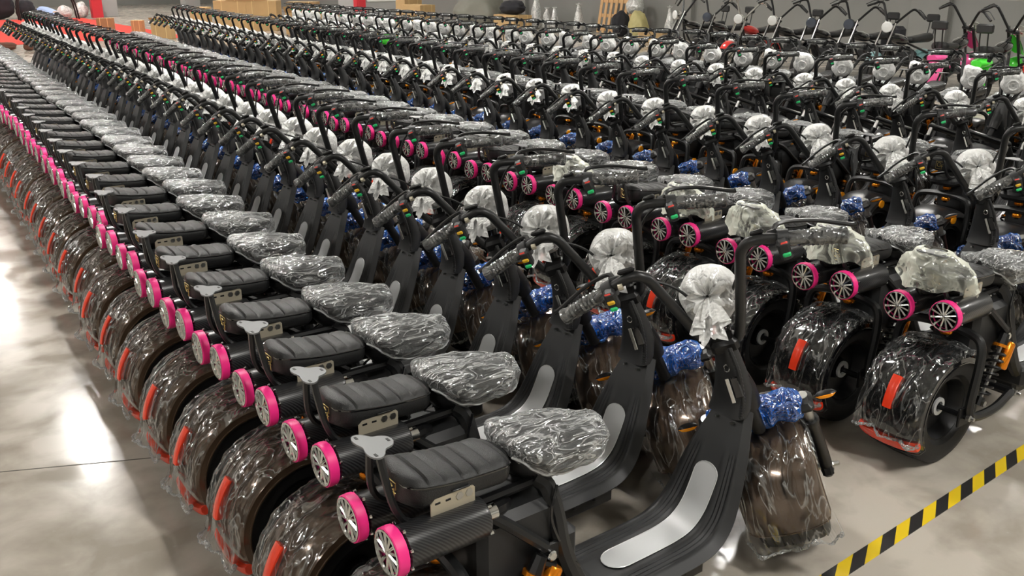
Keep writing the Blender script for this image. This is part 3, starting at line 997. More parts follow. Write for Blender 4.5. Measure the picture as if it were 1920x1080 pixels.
def steering(P, v):
    c = FC
    o = 0
    # wheel is built about y through the origin, then set square to the fork
    m = MB(); tyre(m, c); P['front_wheel'] = (m, None)
    m = MB(); rim(m, c); P['wheel_rim_front'] = (m, 'front_wheel')
    ax = []
    for s in (-1, 1):
        m = MB(); ax.append(m)
        m.tube([c + Vector((0, s * 0.04, 0)), c + Vector((0, s * 0.165, 0))], 0.010, 'steel', 8, 1)
        m.lathe([(0.013, s * 0.150), (0.013, s * 0.160), (0.008, s * 0.163), (0.006, s * 0.182), (0, s * 0.183)], c, 'steel', 'y', 6)
    put(P, 'axle_front', ax, 'front_wheel')
    m = MB(); fender(m, c, 42, 203, v['front_col'], HW + 0.004, FR + 0.012, 0.060); P['front_fender'] = (m, None)
    if v['front_film']:
        m = MB(); film_fender(m, c, 60, 210, 'clear_film', v['seed'] + 11, HW + 0.008, FR + 0.016, 0.060, skirt=0.030, amp=0.010)
        P['fender_film_front'] = (m, 'front_fender')
    m = MB()
    for s in (-1, 1):
        a = s * 0.142
        m.tube([S(a, -0.570, WF), S(a, -0.690, WF)], 0.0155, 'steel' if v['stanchion'] else 'white_tube', 10, 1)
        m.tube([S(a, -0.675, WF), S(a, -0.690, WF), S(a, -0.70, WF), S(a, -0.925, WF)], [0.026, 0.026, 0.022, 0.020], 'black_paint', 10, 1)
        m.box(S(a, -0.905, WF), (0.045, 0.034, 0.06), 'black_paint', 0.008)
        m.box(S(a * 0.99, -0.70, WF + 0.026), (0.012, 0.020, 0.05), 'black_paint', 0.004)
    m.tube([S(0, -0.245), S(0, -0.61)], 0.020, 'black_paint', 10, 1)
    o0 = len(m.v)
    m.box((0, 0, 0), (0.075, 0.335, 0.034), 'black_paint', 0.012)
    m.xf(Matrix.Translation(S(0, -0.590, WF * .8)) @ Matrix.Rotation(R(-30), 4, 'Y'), o0)
    P['fork'] = (m, None)
    # blue film round the fork crown
    if v['blue']:
        m = MB()
        def bl(u, w):
            a = (u - .5) * 0.29
            e = min(u / .14, (1 - u) / .14, 1.0)
            rr = math.sqrt(max(0.0, 1 - (1 - e) ** 2)) + .02
            t = 2 * math.pi * w
            p = S(a, -0.590 + 0.027 * rr * math.sin(t), WF * .9 + 0.040 * rr * math.cos(t))
            d = 0.016 * ridge(p, 16, v['seed'] + 2) + 0.009 * ridge(p, 36, v['seed'] + 6) - 0.004
            return p + (AN * math.sin(t) + AF * math.cos(t)) * d + AN * (-0.035 * max(0, nz(p, 12, 3.0)) * (1 if math.sin(t) < -.3 else 0))
        m.grid(bl, 34, 26, 'blue_film', True)
        P['crown_film'] = (m, 'fork')
    # turn signals
    for i, s in enumerate((-1, 1)):
        m = MB()
        b0 = S(s * 0.165, -0.60, 0.06)
        m.tube([S(s * 0.14, -0.60, 0.05), b0], 0.006, 'black_paint', 6, 1)
        q = S(s * 0.205, -0.60, 0.065)
        rings = []
        for t in np.linspace(-1, 1, 7):
            rr = math.sqrt(max(0, 1 - t * t)) + 0.05
            rings.append([q + AL * (s * t * 0.032) + AN * (0.009 * rr * math.sin(2 * math.pi * j / 8)) + AF * (0.014 * rr * math.cos(2 * math.pi * j / 8)) for j in range(8)])
        m.rings(rings, 'black_paint')
        P['turn_signal' + ('' if i == 0 else '#1')] = (m, None)
        m = MB()
        rings = []
        for t in np.linspace(-1, 1, 7):
            rr = math.sqrt(max(0, 1 - t * t)) * .95 + 0.04
            rings.append([q + AF * -0.004 + AL * (s * t * 0.029) + AN * (0.008 * rr * math.sin(2 * math.pi * j / 8)) + AF * (-0.013 * rr * abs(math.cos(2 * math.pi * j / 8))) for j in range(8)])
        m.rings(rings, 'orange_lens')
        P['signal_lens' + ('' if i == 0 else '#1')] = (m, 'turn_signal' + ('' if i == 0 else '#1'))
    # handlebar
    m = MB()
    half = [S(0, -0.243), S(0.030, -0.242), S(0.050, -0.215), S(0.082, -0.10), S(0.108, -0.005), S(0.122, 0.038), S(0.152, 0.060), S(0.205, 0.048), S(0.26, 0.028)]
    full = [Vector((p.x, -p.y, p.z)) for p in reversed(half[1:])] + half
    m.tube(full, 0.0142, 'black_satin', 10, 4)
    m.box(S(0, -0.243), (0.055, 0.075, 0.045), 'black_paint', 0.01, Matrix.Rotation(R(-30), 3, 'Y'))
    P['handlebar'] = (m, None)
    for i, s in enumerate((1, -1)):
        sf = '' if i == 0 else '#1'
        a0, a1 = S(s * 0.232, 0.037), S(s * 0.368, -0.006)
        m = MB()
        m.tube([a0, a0 + (a1 - a0) * .06, a0 + (a1 - a0) * .9, a1], [0.017, 0.0165, 0.0165, 0.019], 'grip_black', 10, 1)
        P['grip' + sf] = (m, 'handlebar')
        m = MB()
        d = (a1 - a0)
        N = 26
        m.tube([a0 + d * (0.02 + 1.02 * k / N) for k in range(N + 1)], [0.0185 + (0.003 if (k % 2 and 3 < k < 20) else 0.0005) + (0.003 if k > 22 else 0) for k in range(N)] + [0.010], 'grip_film', 12, 1)
        P['grip_film' + sf] = (m, 'handlebar')
        # brake lever with its perch
        m = MB()
        pr_ = S(s * 0.205, 0.046, 0.018)
        m.box(pr_, (0.030, 0.034, 0.026), 'black_paint', 0.006)
        m.tube([pr_, S(s * 0.225, 0.046, 0.055), S(s * 0.30, 0.022, 0.062), S(s * 0.385, -0.012, 0.045), S(s * 0.40, -0.016, 0.045)], [0.008, 0.006, 0.0055, 0.006, 0.008], 'black_satin', 7, 4)
        if s < 0:
            m.box(S(s * 0.17, 0.072, 0.012), (0.020, 0.034, 0.012), 'black_paint', 0.004)
        else:
            m.box(S(s * 0.165, 0.078, 0.006), (0.018, 0.046, 0.014), 'black_paint', 0.005)
            m.lathe([(0.009, -0.006), (0.009, 0.006), (0, 0.006)], S(s * 0.19, 0.05, -0.016), 'tan_plate', 'y', 8)
        P['brake_lever' + sf] = (m, 'handlebar')
        # switch pod
        m = MB()
        m.tube([S(s * 0.210, 0.044), S(s * 0.236, 0.036)], 0.024, 'black_plastic', 12, 1)
        m.box(S(s * 0.222, 0.028, -0.026), (0.030, 0.030, 0.058), 'black_plastic', 0.006, Matrix.Rotation(R(-30), 3, 'Y'))
        P['switch_pod' + sf] = (m, 'handlebar')
        bts = []
        cols = ['button_red', 'button_yellow', 'button_green'] if s > 0 else ['button_red', 'button_green']
        for k, cn in enumerate(cols):
            hh = 0.050 - k * (0.022 if s > 0 else 0.030)
            bts.append(MB()); bts[-1].box(S(s * 0.224, hh, -0.040 if k else -0.034), (0.010, 0.020, 0.0125), cn, 0.003, Matrix.Rotation(R(-30), 3, 'Y'))
        for q, mb_ in enumerate(bts):
            P['button#%d' % (i * 3 + q)] = (mb_, 'handlebar')
    # control cables
    m = MB()
    P['control_cable#1'] = (m, 'handlebar')
    m.tube([S(0.20, 0.035, 0.03), S(0.12, -0.01, 0.045), S(0.06, -0.08, 0.05), S(0.02, -0.20, 0.035)], 0.0042, 'black_rubber_mat', 6, 5)
    m = MB()
    m.tube([S(-0.20, 0.035, 0.03), S(-0.13, -0.02, 0.05), S(-0.06, -0.12, 0.045), S(-0.02, -0.22, 0.03)], 0.0042, 'black_rubber_mat', 6, 5)
    P['control_cable'] = (m, 'handlebar')
    # keys on a ring
    m = MB()
    k0 = S(0.012, -0.275, -0.052)
    ringp = [k0 + Vector((0.0, 0.007 * math.cos(a), 0.010 * math.sin(a) - 0.010)) for a in np.linspace(0, 2 * math.pi, 13)]
    m.tube(ringp, 0.0016, 'chrome', 4, 1)
    m.box(k0 + Vector((-0.004, -0.010, -0.066)), (0.010, 0.024, 0.060), 'black_gloss', 0.004)
    m.box(k0 + Vector((-0.008, 0.008, -0.070)), (0.003, 0.010, 0.070), 'chrome', 0.001)
    P['key_set'] = (m, 'handlebar')
    # headlight in bubble wrap
    m = MB()
    hc = S(0, -0.140, 0.085)
    m.lathe([(0.0, -0.055), (0.040, -0.048), (0.064, -0.02), (0.070, 0.02), (0.066, 0.045)], (0, 0, 0), 'black_satin', 'x', 20)
    m.lathe([(0.066, 0.044), (0.058, 0.052), (0.0, 0.058)], (0, 0, 0), 'white_lamp', 'x', 20)
    MH = Matrix.Translation(hc) @ Matrix.Rotation(R(8), 4, 'Y')
    m.xf(MH)
    m.tube([S(0, -0.25, 0.01), S(0, -0.21, 0.05), S(0, -0.17, 0.06)], 0.012, 'black_paint', 7, 3)
    P['headlight'] = (m, None)
    m = MB()
    if v['disc']:
        def hd(u, w):
            a = 2 * math.pi * w
            prof = [(0.010, 0.072), (0.030, 0.073), (0.034, 0.080), (0.040, 0.080), (0.044, 0.072), (0.062, 0.068), (0.082, 0.050), (0.090, 0.015), (0.085, -0.03), (0.06, -0.065), (0.028, -0.082)]
            q = u * (len(prof) - 1); k = min(int(q), len(prof) - 2); t = q - k
            r_ = prof[k][0] * (1 - t) + prof[k + 1][0] * t
            x = prof[k][1] * (1 - t) + prof[k + 1][1] * t
            p = Vector((x, r_ * math.cos(a), r_ * math.sin(a)))
            if u > .45:
                f = 1 + 0.18 * nz((math.cos(a), math.sin(a), u), 1.6, v['seed']) + (0.35 * max(0, math.cos(a - 2.4)) ** 12)
                p.y *= f; p.z *= f
            return MH @ p
        m.grid(hd, 34, 30, 'bubble_wrap', True)
    else:
        def hb(u, w):
            a = 2 * math.pi * w
            t = u * math.pi
            rr = 0.074 * math.sin(t) ** 0.8 + 0.004
            x = 0.078 * math.cos(t)
            p = Vector((x, rr * math.cos(a), rr * math.sin(a) * 1.02))
            pl = max(0, (u - .62) / .38)             # gathered towards the knot behind
            d = 0.006 * ridge(p, 14, v['seed'] + 7) + pl * 0.012 * math.sin(a * 9 + 2 * math.sin(a * 3))
            return MH @ (p + p.normalized() * d)
        m.grid(hb, 34, 48, 'bubble_wrap', True)
        def tl(u, w):                                # the twisted tail hanging off the knot
            a = 2 * math.pi * w
            rr = 0.010 + 0.030 * u ** .8 * (1 + 0.5 * math.sin(a * 5) + 0.3 * math.sin(a * 11 + 1))
            p = Vector((-0.086 - 0.05 * u, rr * math.cos(a) + 0.012 * u, -0.01 - 0.075 * u ** 1.2 + rr * math.sin(a) * .7))
            return MH @ p
        m.grid(tl, 9, 40, 'bubble_wrap', True)
        def rf(u, w):
            a = 2 * math.pi * w
            rr = 0.010 + 0.032 * u * (1 + 0.35 * math.sin(a * 7))
            return MH @ Vector((-0.088 - 0.018 * u + 0.01 * math.sin(a * 6 + 1), rr * math.cos(a), rr * math.sin(a)))
        m.grid(rf, 7, 44, 'bubble_wrap', True)
    P['bubble_wrap'] = (m, 'headlight')


VAR = {
    'brown': dict(rear_col='brown_gloss', front_col='brown_gloss', rear_film=True, front_film=True, stanchion=True, blue=True, pink=True, disc=False, seed=1.3),
    'black': dict(rear_col='black_gloss', front_col='umber_gloss', rear_film=True, front_film=True, stanchion=True, blue=True, pink=True, disc=False, seed=4.7),
    'cream': dict(rear_col='black_gloss', front_col='umber_gloss', rear_film=True, front_film=True, stanchion=True, blue=True, pink=True, disc=False, seed=4.7, cream=True),
    'matte': dict(rear_col='black_matte', front_col='umber_gloss', rear_film=False, front_film=True, stanchion=False, blue=False, pink=False, disc=False, seed=8.1),
    'disc': dict(rear_col='black_matte', front_col='black_matte', rear_film=False, front_film=False, stanchion=True, blue=False, pink=False, disc=True, seed=6.2),
}
STEER = ('front_wheel', 'wheel_rim_front', 'axle_front', 'front_fender', 'fender_film_front', 'fork', 'crown_film', 'turn_signal', 'signal_lens', 'handlebar', 'grip',
         'grip_film', 'brake_lever', 'switch_pod', 'button', 'control_cable', 'key_set', 'headlight', 'bubble_wrap')
RENAME = {'wheel_rim_front': 'wheel_rim', 'axle_front': 'axle', 'fender_film_front': 'fender_film'}
# what is joined with what when a scooter is too small in the picture to show the piece
JOIN1 = {'wheel_rim': 'rear_wheel', 'axle': 'rear_wheel', 'fender_bolt': 'rear_fender', 'pivot_bolt': 'swing_arm', 'reservoir': 'shock', 'reservoir#1': 'shock#1', 
         'seat_damper': 'swing_arm', 'inlet_pipe': 'silencer', 'inlet_pipe#1': 'silencer#1', 'piping': 'pillion_seat', 'emblem': 'pillion_seat', 'saddle_base': 'saddle', 'rack_arm': 'rack_plate', 'frame_bolt': 'frame',
         'cable': 'battery_box', 'belly_pan': 'deck', 'cover_screw': 'head_cover', 'ribbed_hose': 'head_cover', 'wheel_rim_front': 'front_wheel', 'axle_front': 'front_wheel', 'signal_lens': 'turn_signal', 'signal_lens#1': 'turn_signal#1',
         'brake_lever': 'handlebar', 'brake_lever#1': 'handlebar', 'switch_pod': 'handlebar', 'switch_pod#1': 'handlebar', 'control_cable': 'handlebar', 'key_set': 'handlebar', 'mount_plate#1': 'silencer#1', 'mount_plate': 'silencer'}
JOIN2 = dict(JOIN1)
JOIN2.update({'chrome_grille': 'silencer', 'chrome_grille#1': 'silencer#1', 'tail_light': 'rear_fender', 'rear_reflector': 'rear_fender', 'swing_arm': 'frame', 'shock': 'frame', 'shock#1': 'frame', 'battery_box': 'frame', 'head_cover': 'deck',
              'turn_signal': 'fork', 'turn_signal#1': 'fork', 'button': 'handlebar', 'grip': 'handlebar', 'grip#1': 'handlebar', 'grip_film': 'handlebar', 'grip_film#1': 'handlebar', 'crown_film': 'fork', 'rack_plate': 'pillion_seat',
              'fender_film': 'rear_fender', 'fender_film_front': 'front_fender', 'silencer': 'frame', 'silencer#1': 'frame', 'foot_strip': 'deck', 'bubble_wrap': 'headlight', 'saddle_bag': 'saddle', 'rear_reflector': 'rear_fender'})


def resolve(n, J):
    """a numbered piece (axle#1) follows the rule of its kind when it has none of its own"""
    while True:
        if n in J:
            n = J[n]
        elif '#' in n and n.split('#')[0] in SPLIT and n.split('#')[0] in J:
            n = J[n.split('#')[0]]
        else:
            return n


SPLIT = ('fender_bolt', 'axle', 'axle_front', 'pivot_bolt', 'frame_bolt', 'cable', 'cover_screw', 'control_cable', 'button')


TEMPLATES = {}


def templates(vname):
    v = VAR[vname]
    P = rear_parts(v)
    if v['pink']:
        exhaust(P, -1, 0)
        exhaust(P, 1, 1)
    else:
        rf_ = []
        for s in (-1, 1):                            # round side reflectors and side panels of the other model
            rf_.append(MB().lathe([(0.0, s * 0.142), (0.022, s * 0.139), (0.024, s * 0.131)], (-0.06, 0, 0.40), 'orange_lens', 'y', 16))
            put(P, 'side_reflector', rf_, 'rear_fender')
        m = MB()
        m.box((0.12, 0, 0.585), (0.26, 0.15, 0.05), 'black_plastic', 0.02)
        P['tail_tray'] = (m, None)
    seats(P, v)
    body(P, v)
    steering(P, v)
    for lod, J in enumerate(({}, JOIN1, JOIN2)):
        order, mbs = [], {}
        for n, (mb, par) in P.items():
            if lod == 2 and n.split('#')[0] in ('key_set', 'emblem', 'ribbed_hose', 'control_cable', 'fender_bolt', 'cover_screw', 'pivot_bolt'):
                continue
            t = resolve(n, J)
            if t not in mbs:
                mbs[t] = MB()
                order.append(t)
            mbs[t].merge(mb)
        out = []
        for t in order:
            par = P[t][1] if t in P else None
            if par is not None:
                par = resolve(par, J)
                if par == t:
                    par = None
            base = t.split('#')[0]
            nm = RENAME.get(base, base)
            out.append((t, nm, par, base in STEER, mbs[t].mesh(nm)))
        TEMPLATES[(vname, lod)] = out


for vn in VAR:
    templates(vn)


def place_scooter(vname, lod, loc, rz, phi, label, group, name='electric_scooter'):
    root = empty(name, (loc[0], loc[1], loc[2] if len(loc) > 2 else 0.0), rz)
    tag(root, label, 'scooter', group)
    made = {}
    SM = steer_matrix(phi)
    T = TEMPLATES[(vname, lod)]
    for pas in (0, 1):
        for key, nm, par, st, me in T:
            if (par is None) != (pas == 0):
                continue
            o = bpy.data.objects.new(nm, me)
            COL.objects.link(o)
            if par is None:
                o.parent = root
                if st:
                    o.matrix_basis = SM
            else:
                o.parent = made[par]
            made[key] = o
    return root


ONES = ['', 'first', 'second', 'third', 'fourth', 'fifth', 'sixth', 'seventh', 'eighth', 'ninth', 'tenth', 'eleventh', 'twelfth', 'thirteenth', 'fourteenth', 'fifteenth', 'sixteenth', 'seventeenth', 'eighteenth', 'nineteenth']
TENS = {2: ('twentieth', 'twenty'), 3: ('thirtieth', 'thirty'), 4: ('fortieth', 'forty')}


def ordinal(n):
    if n < 20:
        return ONES[n]
    t, u = divmod(n, 10)
    return TENS[t][0] if u == 0 else TENS[t][1] + '-' + ONES[u]


J1 = [(.010, -.012), (.03, .012), (.017, .009), (-.002, -.005), (-.012, -.008), (-.02, -.005), (-.007, .014), (-.018, .009)]
rnd = random.Random(11)
PHI = R(46)
# first row: brown fenders, tails to the open aisle
for k in range(38):
    jx, jy = J1[k] if k < len(J1) else (rnd.uniform(-.012, .012), rnd.uniform(-.01, .01))
    lod = 0 if k < 9 else (1 if k < 19 else 2)
    place_scooter('brown', lod, (0.023 * k + jx, 0.382 * k + jy), R(rnd.uniform(-1.0, 1.0)), PHI + R(rnd.uniform(-2, 2)),
                  'black scooter with brown film-wrapped fenders, %s from the floor tape in the first row' % ordinal(k + 1), 'brown-fendered scooters in the first row')
# second row: black fenders
for j in range(37):
    y = 0.408 * j
    x = 2.196 + 0.03 * y + 0.0025 * y * y
    lod = 0 if j < 8 else (1 if j < 18 else 2)
    vn = 'cream' if (j in (0, 1, 2, 3, 5)) else 'black'
    lab = 'black scooter with pink-ringed pipes, %s from the floor tape in the second row' % ordinal(j + 1)
    if vn == 'cream':
        lab = 'black scooter with cream plastic over its rack, %s from the tape, second row' % ordinal(j + 1)
    place_scooter(vn, lod, (x + rnd.uniform(-.012, .012), 0.063 + y + rnd.uniform(-.01, .01)), R(rnd.uniform(-1.2, 1.2)), PHI + R(rnd.uniform(-3, 2)), lab, 'black-fendered scooters in the second row')
# third row: matt black tails
for j in range(32):
    y = 0.30 + 0.430 * j
    lod = 1 if j < 12 else 2
    place_scooter('matte', lod, (4.05 + 0.032 * y + 0.001 * y * y + rnd.uniform(-.03, .03), y + rnd.uniform(-.02, .02)), R(rnd.uniform(-2, 2)), PHI + R(rnd.uniform(-5, 3)),
                  'matt black scooter without pink rings, %s from the right in the third row' % ordinal(j + 1), 'matt black scooters in the third row')
# fourth row: facing the camera
for j in range(36):
    y = 1.62 + 0.385 * j
    if 16.9 < y < 18.3:
        continue
    lod = 1 if j < 12 else 2
    place_scooter('disc', lod, (7.46 + rnd.uniform(-.03, .03), y + rnd.uniform(-.02, .02)), R(180 + rnd.uniform(-2, 2)), R(36) + R(rnd.uniform(-5, 5)),
                  'black scooter facing the camera with round wrapped headlight, %s from the right' % ordinal(j + 1), 'scooters in the fourth row facing the others')

# ------------------------------------------------------------------ floor tape
def tape_mat():
    m, nt, b = _new('hazard_tape')
    L = nt.links.new
    tc = nt.nodes.new('ShaderNodeTexCoord')
    sx = nt.nodes.new('ShaderNodeSeparateXYZ')
    L(tc.outputs['Object'], sx.inputs[0])
    a = nt.nodes.new('ShaderNodeMath'); a.operation = 'MULTIPLY_ADD'; L(sx.outputs['Y'], a.inputs[0]); a.inputs[1].default_value = -2.0
    L(sx.outputs['X'], a.inputs[2])
    d = nt.nodes.new('ShaderNodeMath'); d.operation = 'DIVIDE'; L(a.outputs[0], d.inputs[0]); d.inputs[1].default_value = 0.165
    f = nt.nodes.new('ShaderNodeMath'); f.operation = 'FRACT'; L(d.outputs[0], f.inputs[0])
    g = nt.nodes.new('ShaderNodeMath'); g.operation = 'GREATER_THAN'; L(f.outputs[0], g.inputs[0]); g.inputs[1].default_value = 0.5
    mx = nt.nodes.new('ShaderNodeMix'); mx.data_type = 'RGBA'
    L(g.outputs[0], mx.inputs['Factor']); mx.inputs['A'].default_value = (0.80, 0.56, 0.015, 1); mx.inputs['B'].default_value = (0.018, 0.018, 0.018, 1)
    L(mx.outputs['Result'], b.inputs['Base Color'])
    b.inputs['Roughness'].default_value = 0.45


tape_mat()
tp = obj('floor_tape', MB().box((0, 0, 0.0008), (3.0, 0.052, 0.0016), 'hazard_tape', 0.0003).mesh('floor_tape'))
tp.location = (2.15, -0.193, 0.0)
tp.rotation_euler = (0, 0, math.atan2(0.04, 1.24))
tag(tp, 'yellow and black striped hazard tape stuck along the concrete floor', 'tape')

# ------------------------------------------------------------------ fifth row: other bikes by the grey wall
def chopper(name, loc, rz, phi, col, label, springer=False, backrest=True, mirrors=True, box=False, lamp='chrome', cowl=False):
    root = empty(name, loc, rz)
    tag(root, label, 'motorbike', 'bikes along the grey wall')
    ax = Vector((-0.47, 0, 0.883)); af = Vector((0.883, 0, 0.47))
    top = Vector((0.93, 0, 0.86))
    def Q(a, h, f=0.0): return top + Vector((0, 1, 0)) * a + ax * h + af * f
    SM = Matrix.Translation(top) @ Matrix.Rotation(phi, 4, ax) @ Matrix.Translation(-top)
    def part(n, mb, steer=False, par=None):
        o = obj(n, mb.mesh(n), par or root)
        if steer and par is None:
            o.matrix_basis = SM
        return o
    def wheel(c, r, w):
        m = MB()
        m.lathe([(r * .58, -w * .8), (r * .8, -w), (r * .94, -w * .8), (r, -w * .3), (r, w * .3), (r * .94, w * .8), (r * .8, w), (r * .58, w * .8)], c, 'tyre_rubber', 'y', 28, True)
        return m
    def hub(c, r):
        m = MB()
        m.lathe([(r * .6, -0.03), (r * .55, -0.035), (r * .55, 0.035), (r * .6, 0.03)], c, 'chrome', 'y', 24, True)
        m.lathe([(0.0, -0.05), (0.04, -0.05), (0.04, 0.05), (0.0, 0.05)], c, 'steel', 'y', 12)
        for k in range(9):
            a = 2 * math.pi * k / 9
            m.tube([c + Vector((math.cos(a) * .03, 0, math.sin(a) * .03)), c + Vector((math.cos(a) * r * .56, 0, math.sin(a) * r * .56))], 0.006, 'chrome', 5, 1)
        return m
    rc = Vector((0, 0, 0.24)); fc = Q(0, -0.70, 0.05); fc.z = 0.25
    w_ = part('rear_wheel', wheel(rc, 0.24, 0.085)); part('wheel_rim', hub(rc, 0.24), par=w_)
    w_ = part('front_wheel', wheel(fc, 0.25, 0.06), True); part('wheel_rim', hub(fc, 0.25), par=w_)
    m = MB(); fender(m, rc, 40, 190, col, 0.105, 0.265, 0.08, 18, 9); part('rear_fender', m)
    m = MB(); fender(m, fc, 35, 175, col, 0.085, 0.28, 0.07, 18, 9); f_ = part('front_fender', m, True)
    if springer:
        part('white_band', MB().tube([fc + Vector((math.cos(a) * 0.29, y, math.sin(a) * 0.29)) for a, y in [(R(90), -0.085), (R(88), -0.05), (R(86), 0), (R(88), 0.05), (R(90), 0.085)]], 0.022, 'white_lamp', 8, 3), par=f_)
    m = MB()
    for s in (-1, 1):
        m.tube([Q(s * 0.075, 0.02, 0.02), Q(s * 0.085, -0.70, 0.05)], 0.016, 'chrome' if springer else 'black_satin', 8, 1)
        m.tube([Q(s * 0.075, 0.06, 0.05), Q(s * 0.08, -0.35, 0.07)], 0.010, 'chrome' if springer else 'steel', 8, 1)
    m.box(Q(0, 0.0, 0.02), (0.06, 0.20, 0.04), 'black_paint', 0.01)
    part('fork', m, True)
    m = MB()
    half = [Q(0, 0.03), Q(0.04, 0.04), Q(0.09, 0.12), Q(0.17, 0.26), Q(0.23, 0.34), Q(0.30, 0.33), Q(0.35, 0.30, -0.02)]
    full = [Vector((p.x, -p.y, p.z)) for p in reversed(half[1:])] + half
    m.tube(full, 0.018, 'chrome' if springer else 'black_paint', 8, 4)
    hb = part('handlebar', m, True)
    for s in (-1, 1):
        part('grip', MB().tube([Q(s * 0.31, 0.325, -0.005), Q(s * 0.44, 0.26, -0.05)], 0.019, 'grip_black', 9, 1), par=hb)
        part('brake_lever', MB().tube([Q(s * 0.28, 0.34, 0.02), Q(s * 0.34, 0.33, 0.05), Q(s * 0.46, 0.26, 0.0)], 0.007, 'black_satin', 6, 3), par=hb)
        if mirrors:
            m = MB()
            m.tube([Q(s * 0.27, 0.34), Q(s * 0.28, 0.42), Q(s * 0.33, 0.50)], 0.006, 'black_paint', 6, 3)
            o0 = len(m.v)
            m.lathe([(0.0, -0.014), (0.04, -0.012), (0.056, 0.0), (0.052, 0.008), (0.0, 0.010)], (0, 0, 0), 'black_satin', 'x', 16)
            m.xf(Matrix.Translation(Q(s * 0.35, 0.53)), o0)
            part('mirror', m, par=hb)
    m = MB()
    hc = Q(0, -0.05, 0.13)
    m.lathe([(0.0, -0.09), (0.05, -0.08), (0.080, -0.03), (0.086, 0.03), (0.082, 0.045)], hc, lamp if lamp == 'chrome' else 'black_satin', 'x', 20)
    h_ = part('headlight', m, True)
    part('lamp_glass', MB().lathe([(0.081, 0.044), (0.07, 0.058), (0.0, 0.066)], hc, 'white_lamp' if lamp == 'chrome' else 'window_dark', 'x', 20), par=h_)
    m = MB()
    for s in (-1, 1):
        m.tube([(0.0, s * 0.12, 0.24), (0.25, s * 0.12, 0.30), (0.55, s * 0.10, 0.28), (0.80, s * 0.06, 0.42), (0.92, 0, 0.76)], 0.019, 'black_satin', 8, 4)
        m.tube([(0.02, s * 0.11, 0.45), (0.35, s * 0.10, 0.55), (0.65, s * 0.06, 0.66), (0.93, 0, 0.80)], 0.017, 'black_satin', 8, 4)
    m.box((0.42, 0, 0.38), (0.34, 0.19, 0.20), 'black_plastic', 0.03)
    part('frame', m)
    m = MB()
    rings = []
    for i in range(15):
        u = i / 14
        e = math.sin(math.pi * min(max(u, .02), .98)) ** .6
        rings.append([(0.40 + 0.52 * u, 0.115 * e * math.cos(2 * math.pi * j / 16), 0.62 + 0.10 * u + 0.08 * e * math.sin(2 * math.pi * j / 16)) for j in range(16)])
    m.rings(rings, 'red_gloss' if springer else 'black_gloss')
    part('tank', m)
    m = MB()
    rings = []
    for i in range(21):
        u = i / 20
        e = min(u / .15, (1 - u) / .15, 1)
        w = (0.125 - 0.03 * u) * math.sqrt(max(0, 1 - (1 - e) ** 2)) + .001
        rings.append(seat_section(-0.14 + 0.62 * u, w, 0.60 + 0.02 * (1 - e), 0.70 + 0.05 * (1 - u) ** 2 - 0.01 * (1 - e), 18, 2.8))
    m.rings(rings, 'black_leather')
    part('seat', m)
    if backrest:
        m = MB()
        m.tube([(-0.12, -0.05, 0.62), (-0.17, -0.05, 0.80), (-0.19, -0.05, 0.94)], 0.010, 'black_satin', 6, 3)
        m.tube([(-0.12, 0.05, 0.62), (-0.17, 0.05, 0.80), (-0.19, 0.05, 0.94)], 0.010, 'black_satin', 6, 3)
        b_ = part('backrest', m)
        part('pad', MB().box((-0.18, 0, 0.96), (0.055, 0.22, 0.12), 'black_leather', 0.025), par=b_)
    if box:
        part('top_case', MB().box((-0.25, 0, 0.62), (0.26, 0.34, 0.36), 'dark_fabric', 0.05))
    if cowl:
        m = MB()
        def cw(u, w, o=0.0):
            y = (w - .5) * 2 * (0.13 * math.sin(math.pi * (0.15 + 0.80 * u)) ** .7)
            p = Q(0, -0.42 + 0.36 * u, 0.17 - 0.10 * u - 0.45 * y * y / 0.13 - o)
            return (p.x, y, p.z)
        m.grid(cw, 14, 12, col)
        m.grid(lambda u, w: cw(u, 1 - w, 0.006), 14, 12, col)
        part('front_cowl', m, True)
        m = MB()
        m.rings([seat_section(-0.30 + 0.40 * i / 12, 0.13 * math.sin(math.pi * (0.1 + 0.8 * i / 12)) ** .6, 0.46, 0.585 - 0.02 * abs(i - 6) / 6, 16, 2.6) for i in range(13)], col)
        part('tail_cowl', m)
    m = MB(); m.box((-0.262, 0, 0.36), (0.03, 0.09, 0.05), 'red_lens', 0.01); part('tail_light', m)
    return root


XR = 13.3
chopper('chopper_bike', (XR + .1, 11.15, 0), R(178), R(-12), 'black_gloss', 'black chopper with clear round lamp, leftmost bike along the grey wall', mirrors=False)
chopper('chopper_bike', (XR, 10.45, 0), R(182), R(22), 'black_gloss', 'black chopper with dark lamp, standing left of the red chopper', lamp='dark')
chopper('chopper_bike', (XR - .1, 9.70, 0), R(186), R(14), 'red_gloss', 'red chopper with chrome springer fork and white banded fender', springer=True, mirrors=False, backrest=False)
chopper('chopper_bike', (XR, 8.95, 0), R(180), R(20), 'black_gloss', 'black chopper with pale ringed lamp, right beside the red chopper')
chopper('chopper_bike', (XR, 8.25, 0), R(183), R(24), 'black_matte', 'matt black chopper second to the right of the red chopper', backrest=False, lamp='dark')
chopper('chopper_bike', (XR + .1, 7.55, 0), R(180), R(20), 'black_gloss', 'black chopper with dark case behind its seat by the wall', box=True, lamp='dark')
chopper('chopper_bike', (XR, 6.80, 0), R(178), R(26), 'teal_gloss', 'grey-teal tanked chopper standing left of the pink scooter', mirrors=False)
chopper('chopper_bike', (11.95, 5.72, 0), R(10), R(-20), 'pink_gloss', 'black bike with bright pink cowls facing the grey wall', mirrors=False, cowl=True)
chopper('chopper_bike', (11.70, 4.95, 0), R(10), R(-22), 'green_gloss', 'black bike with bright green cowls facing the grey wall', mirrors=False, cowl=True)
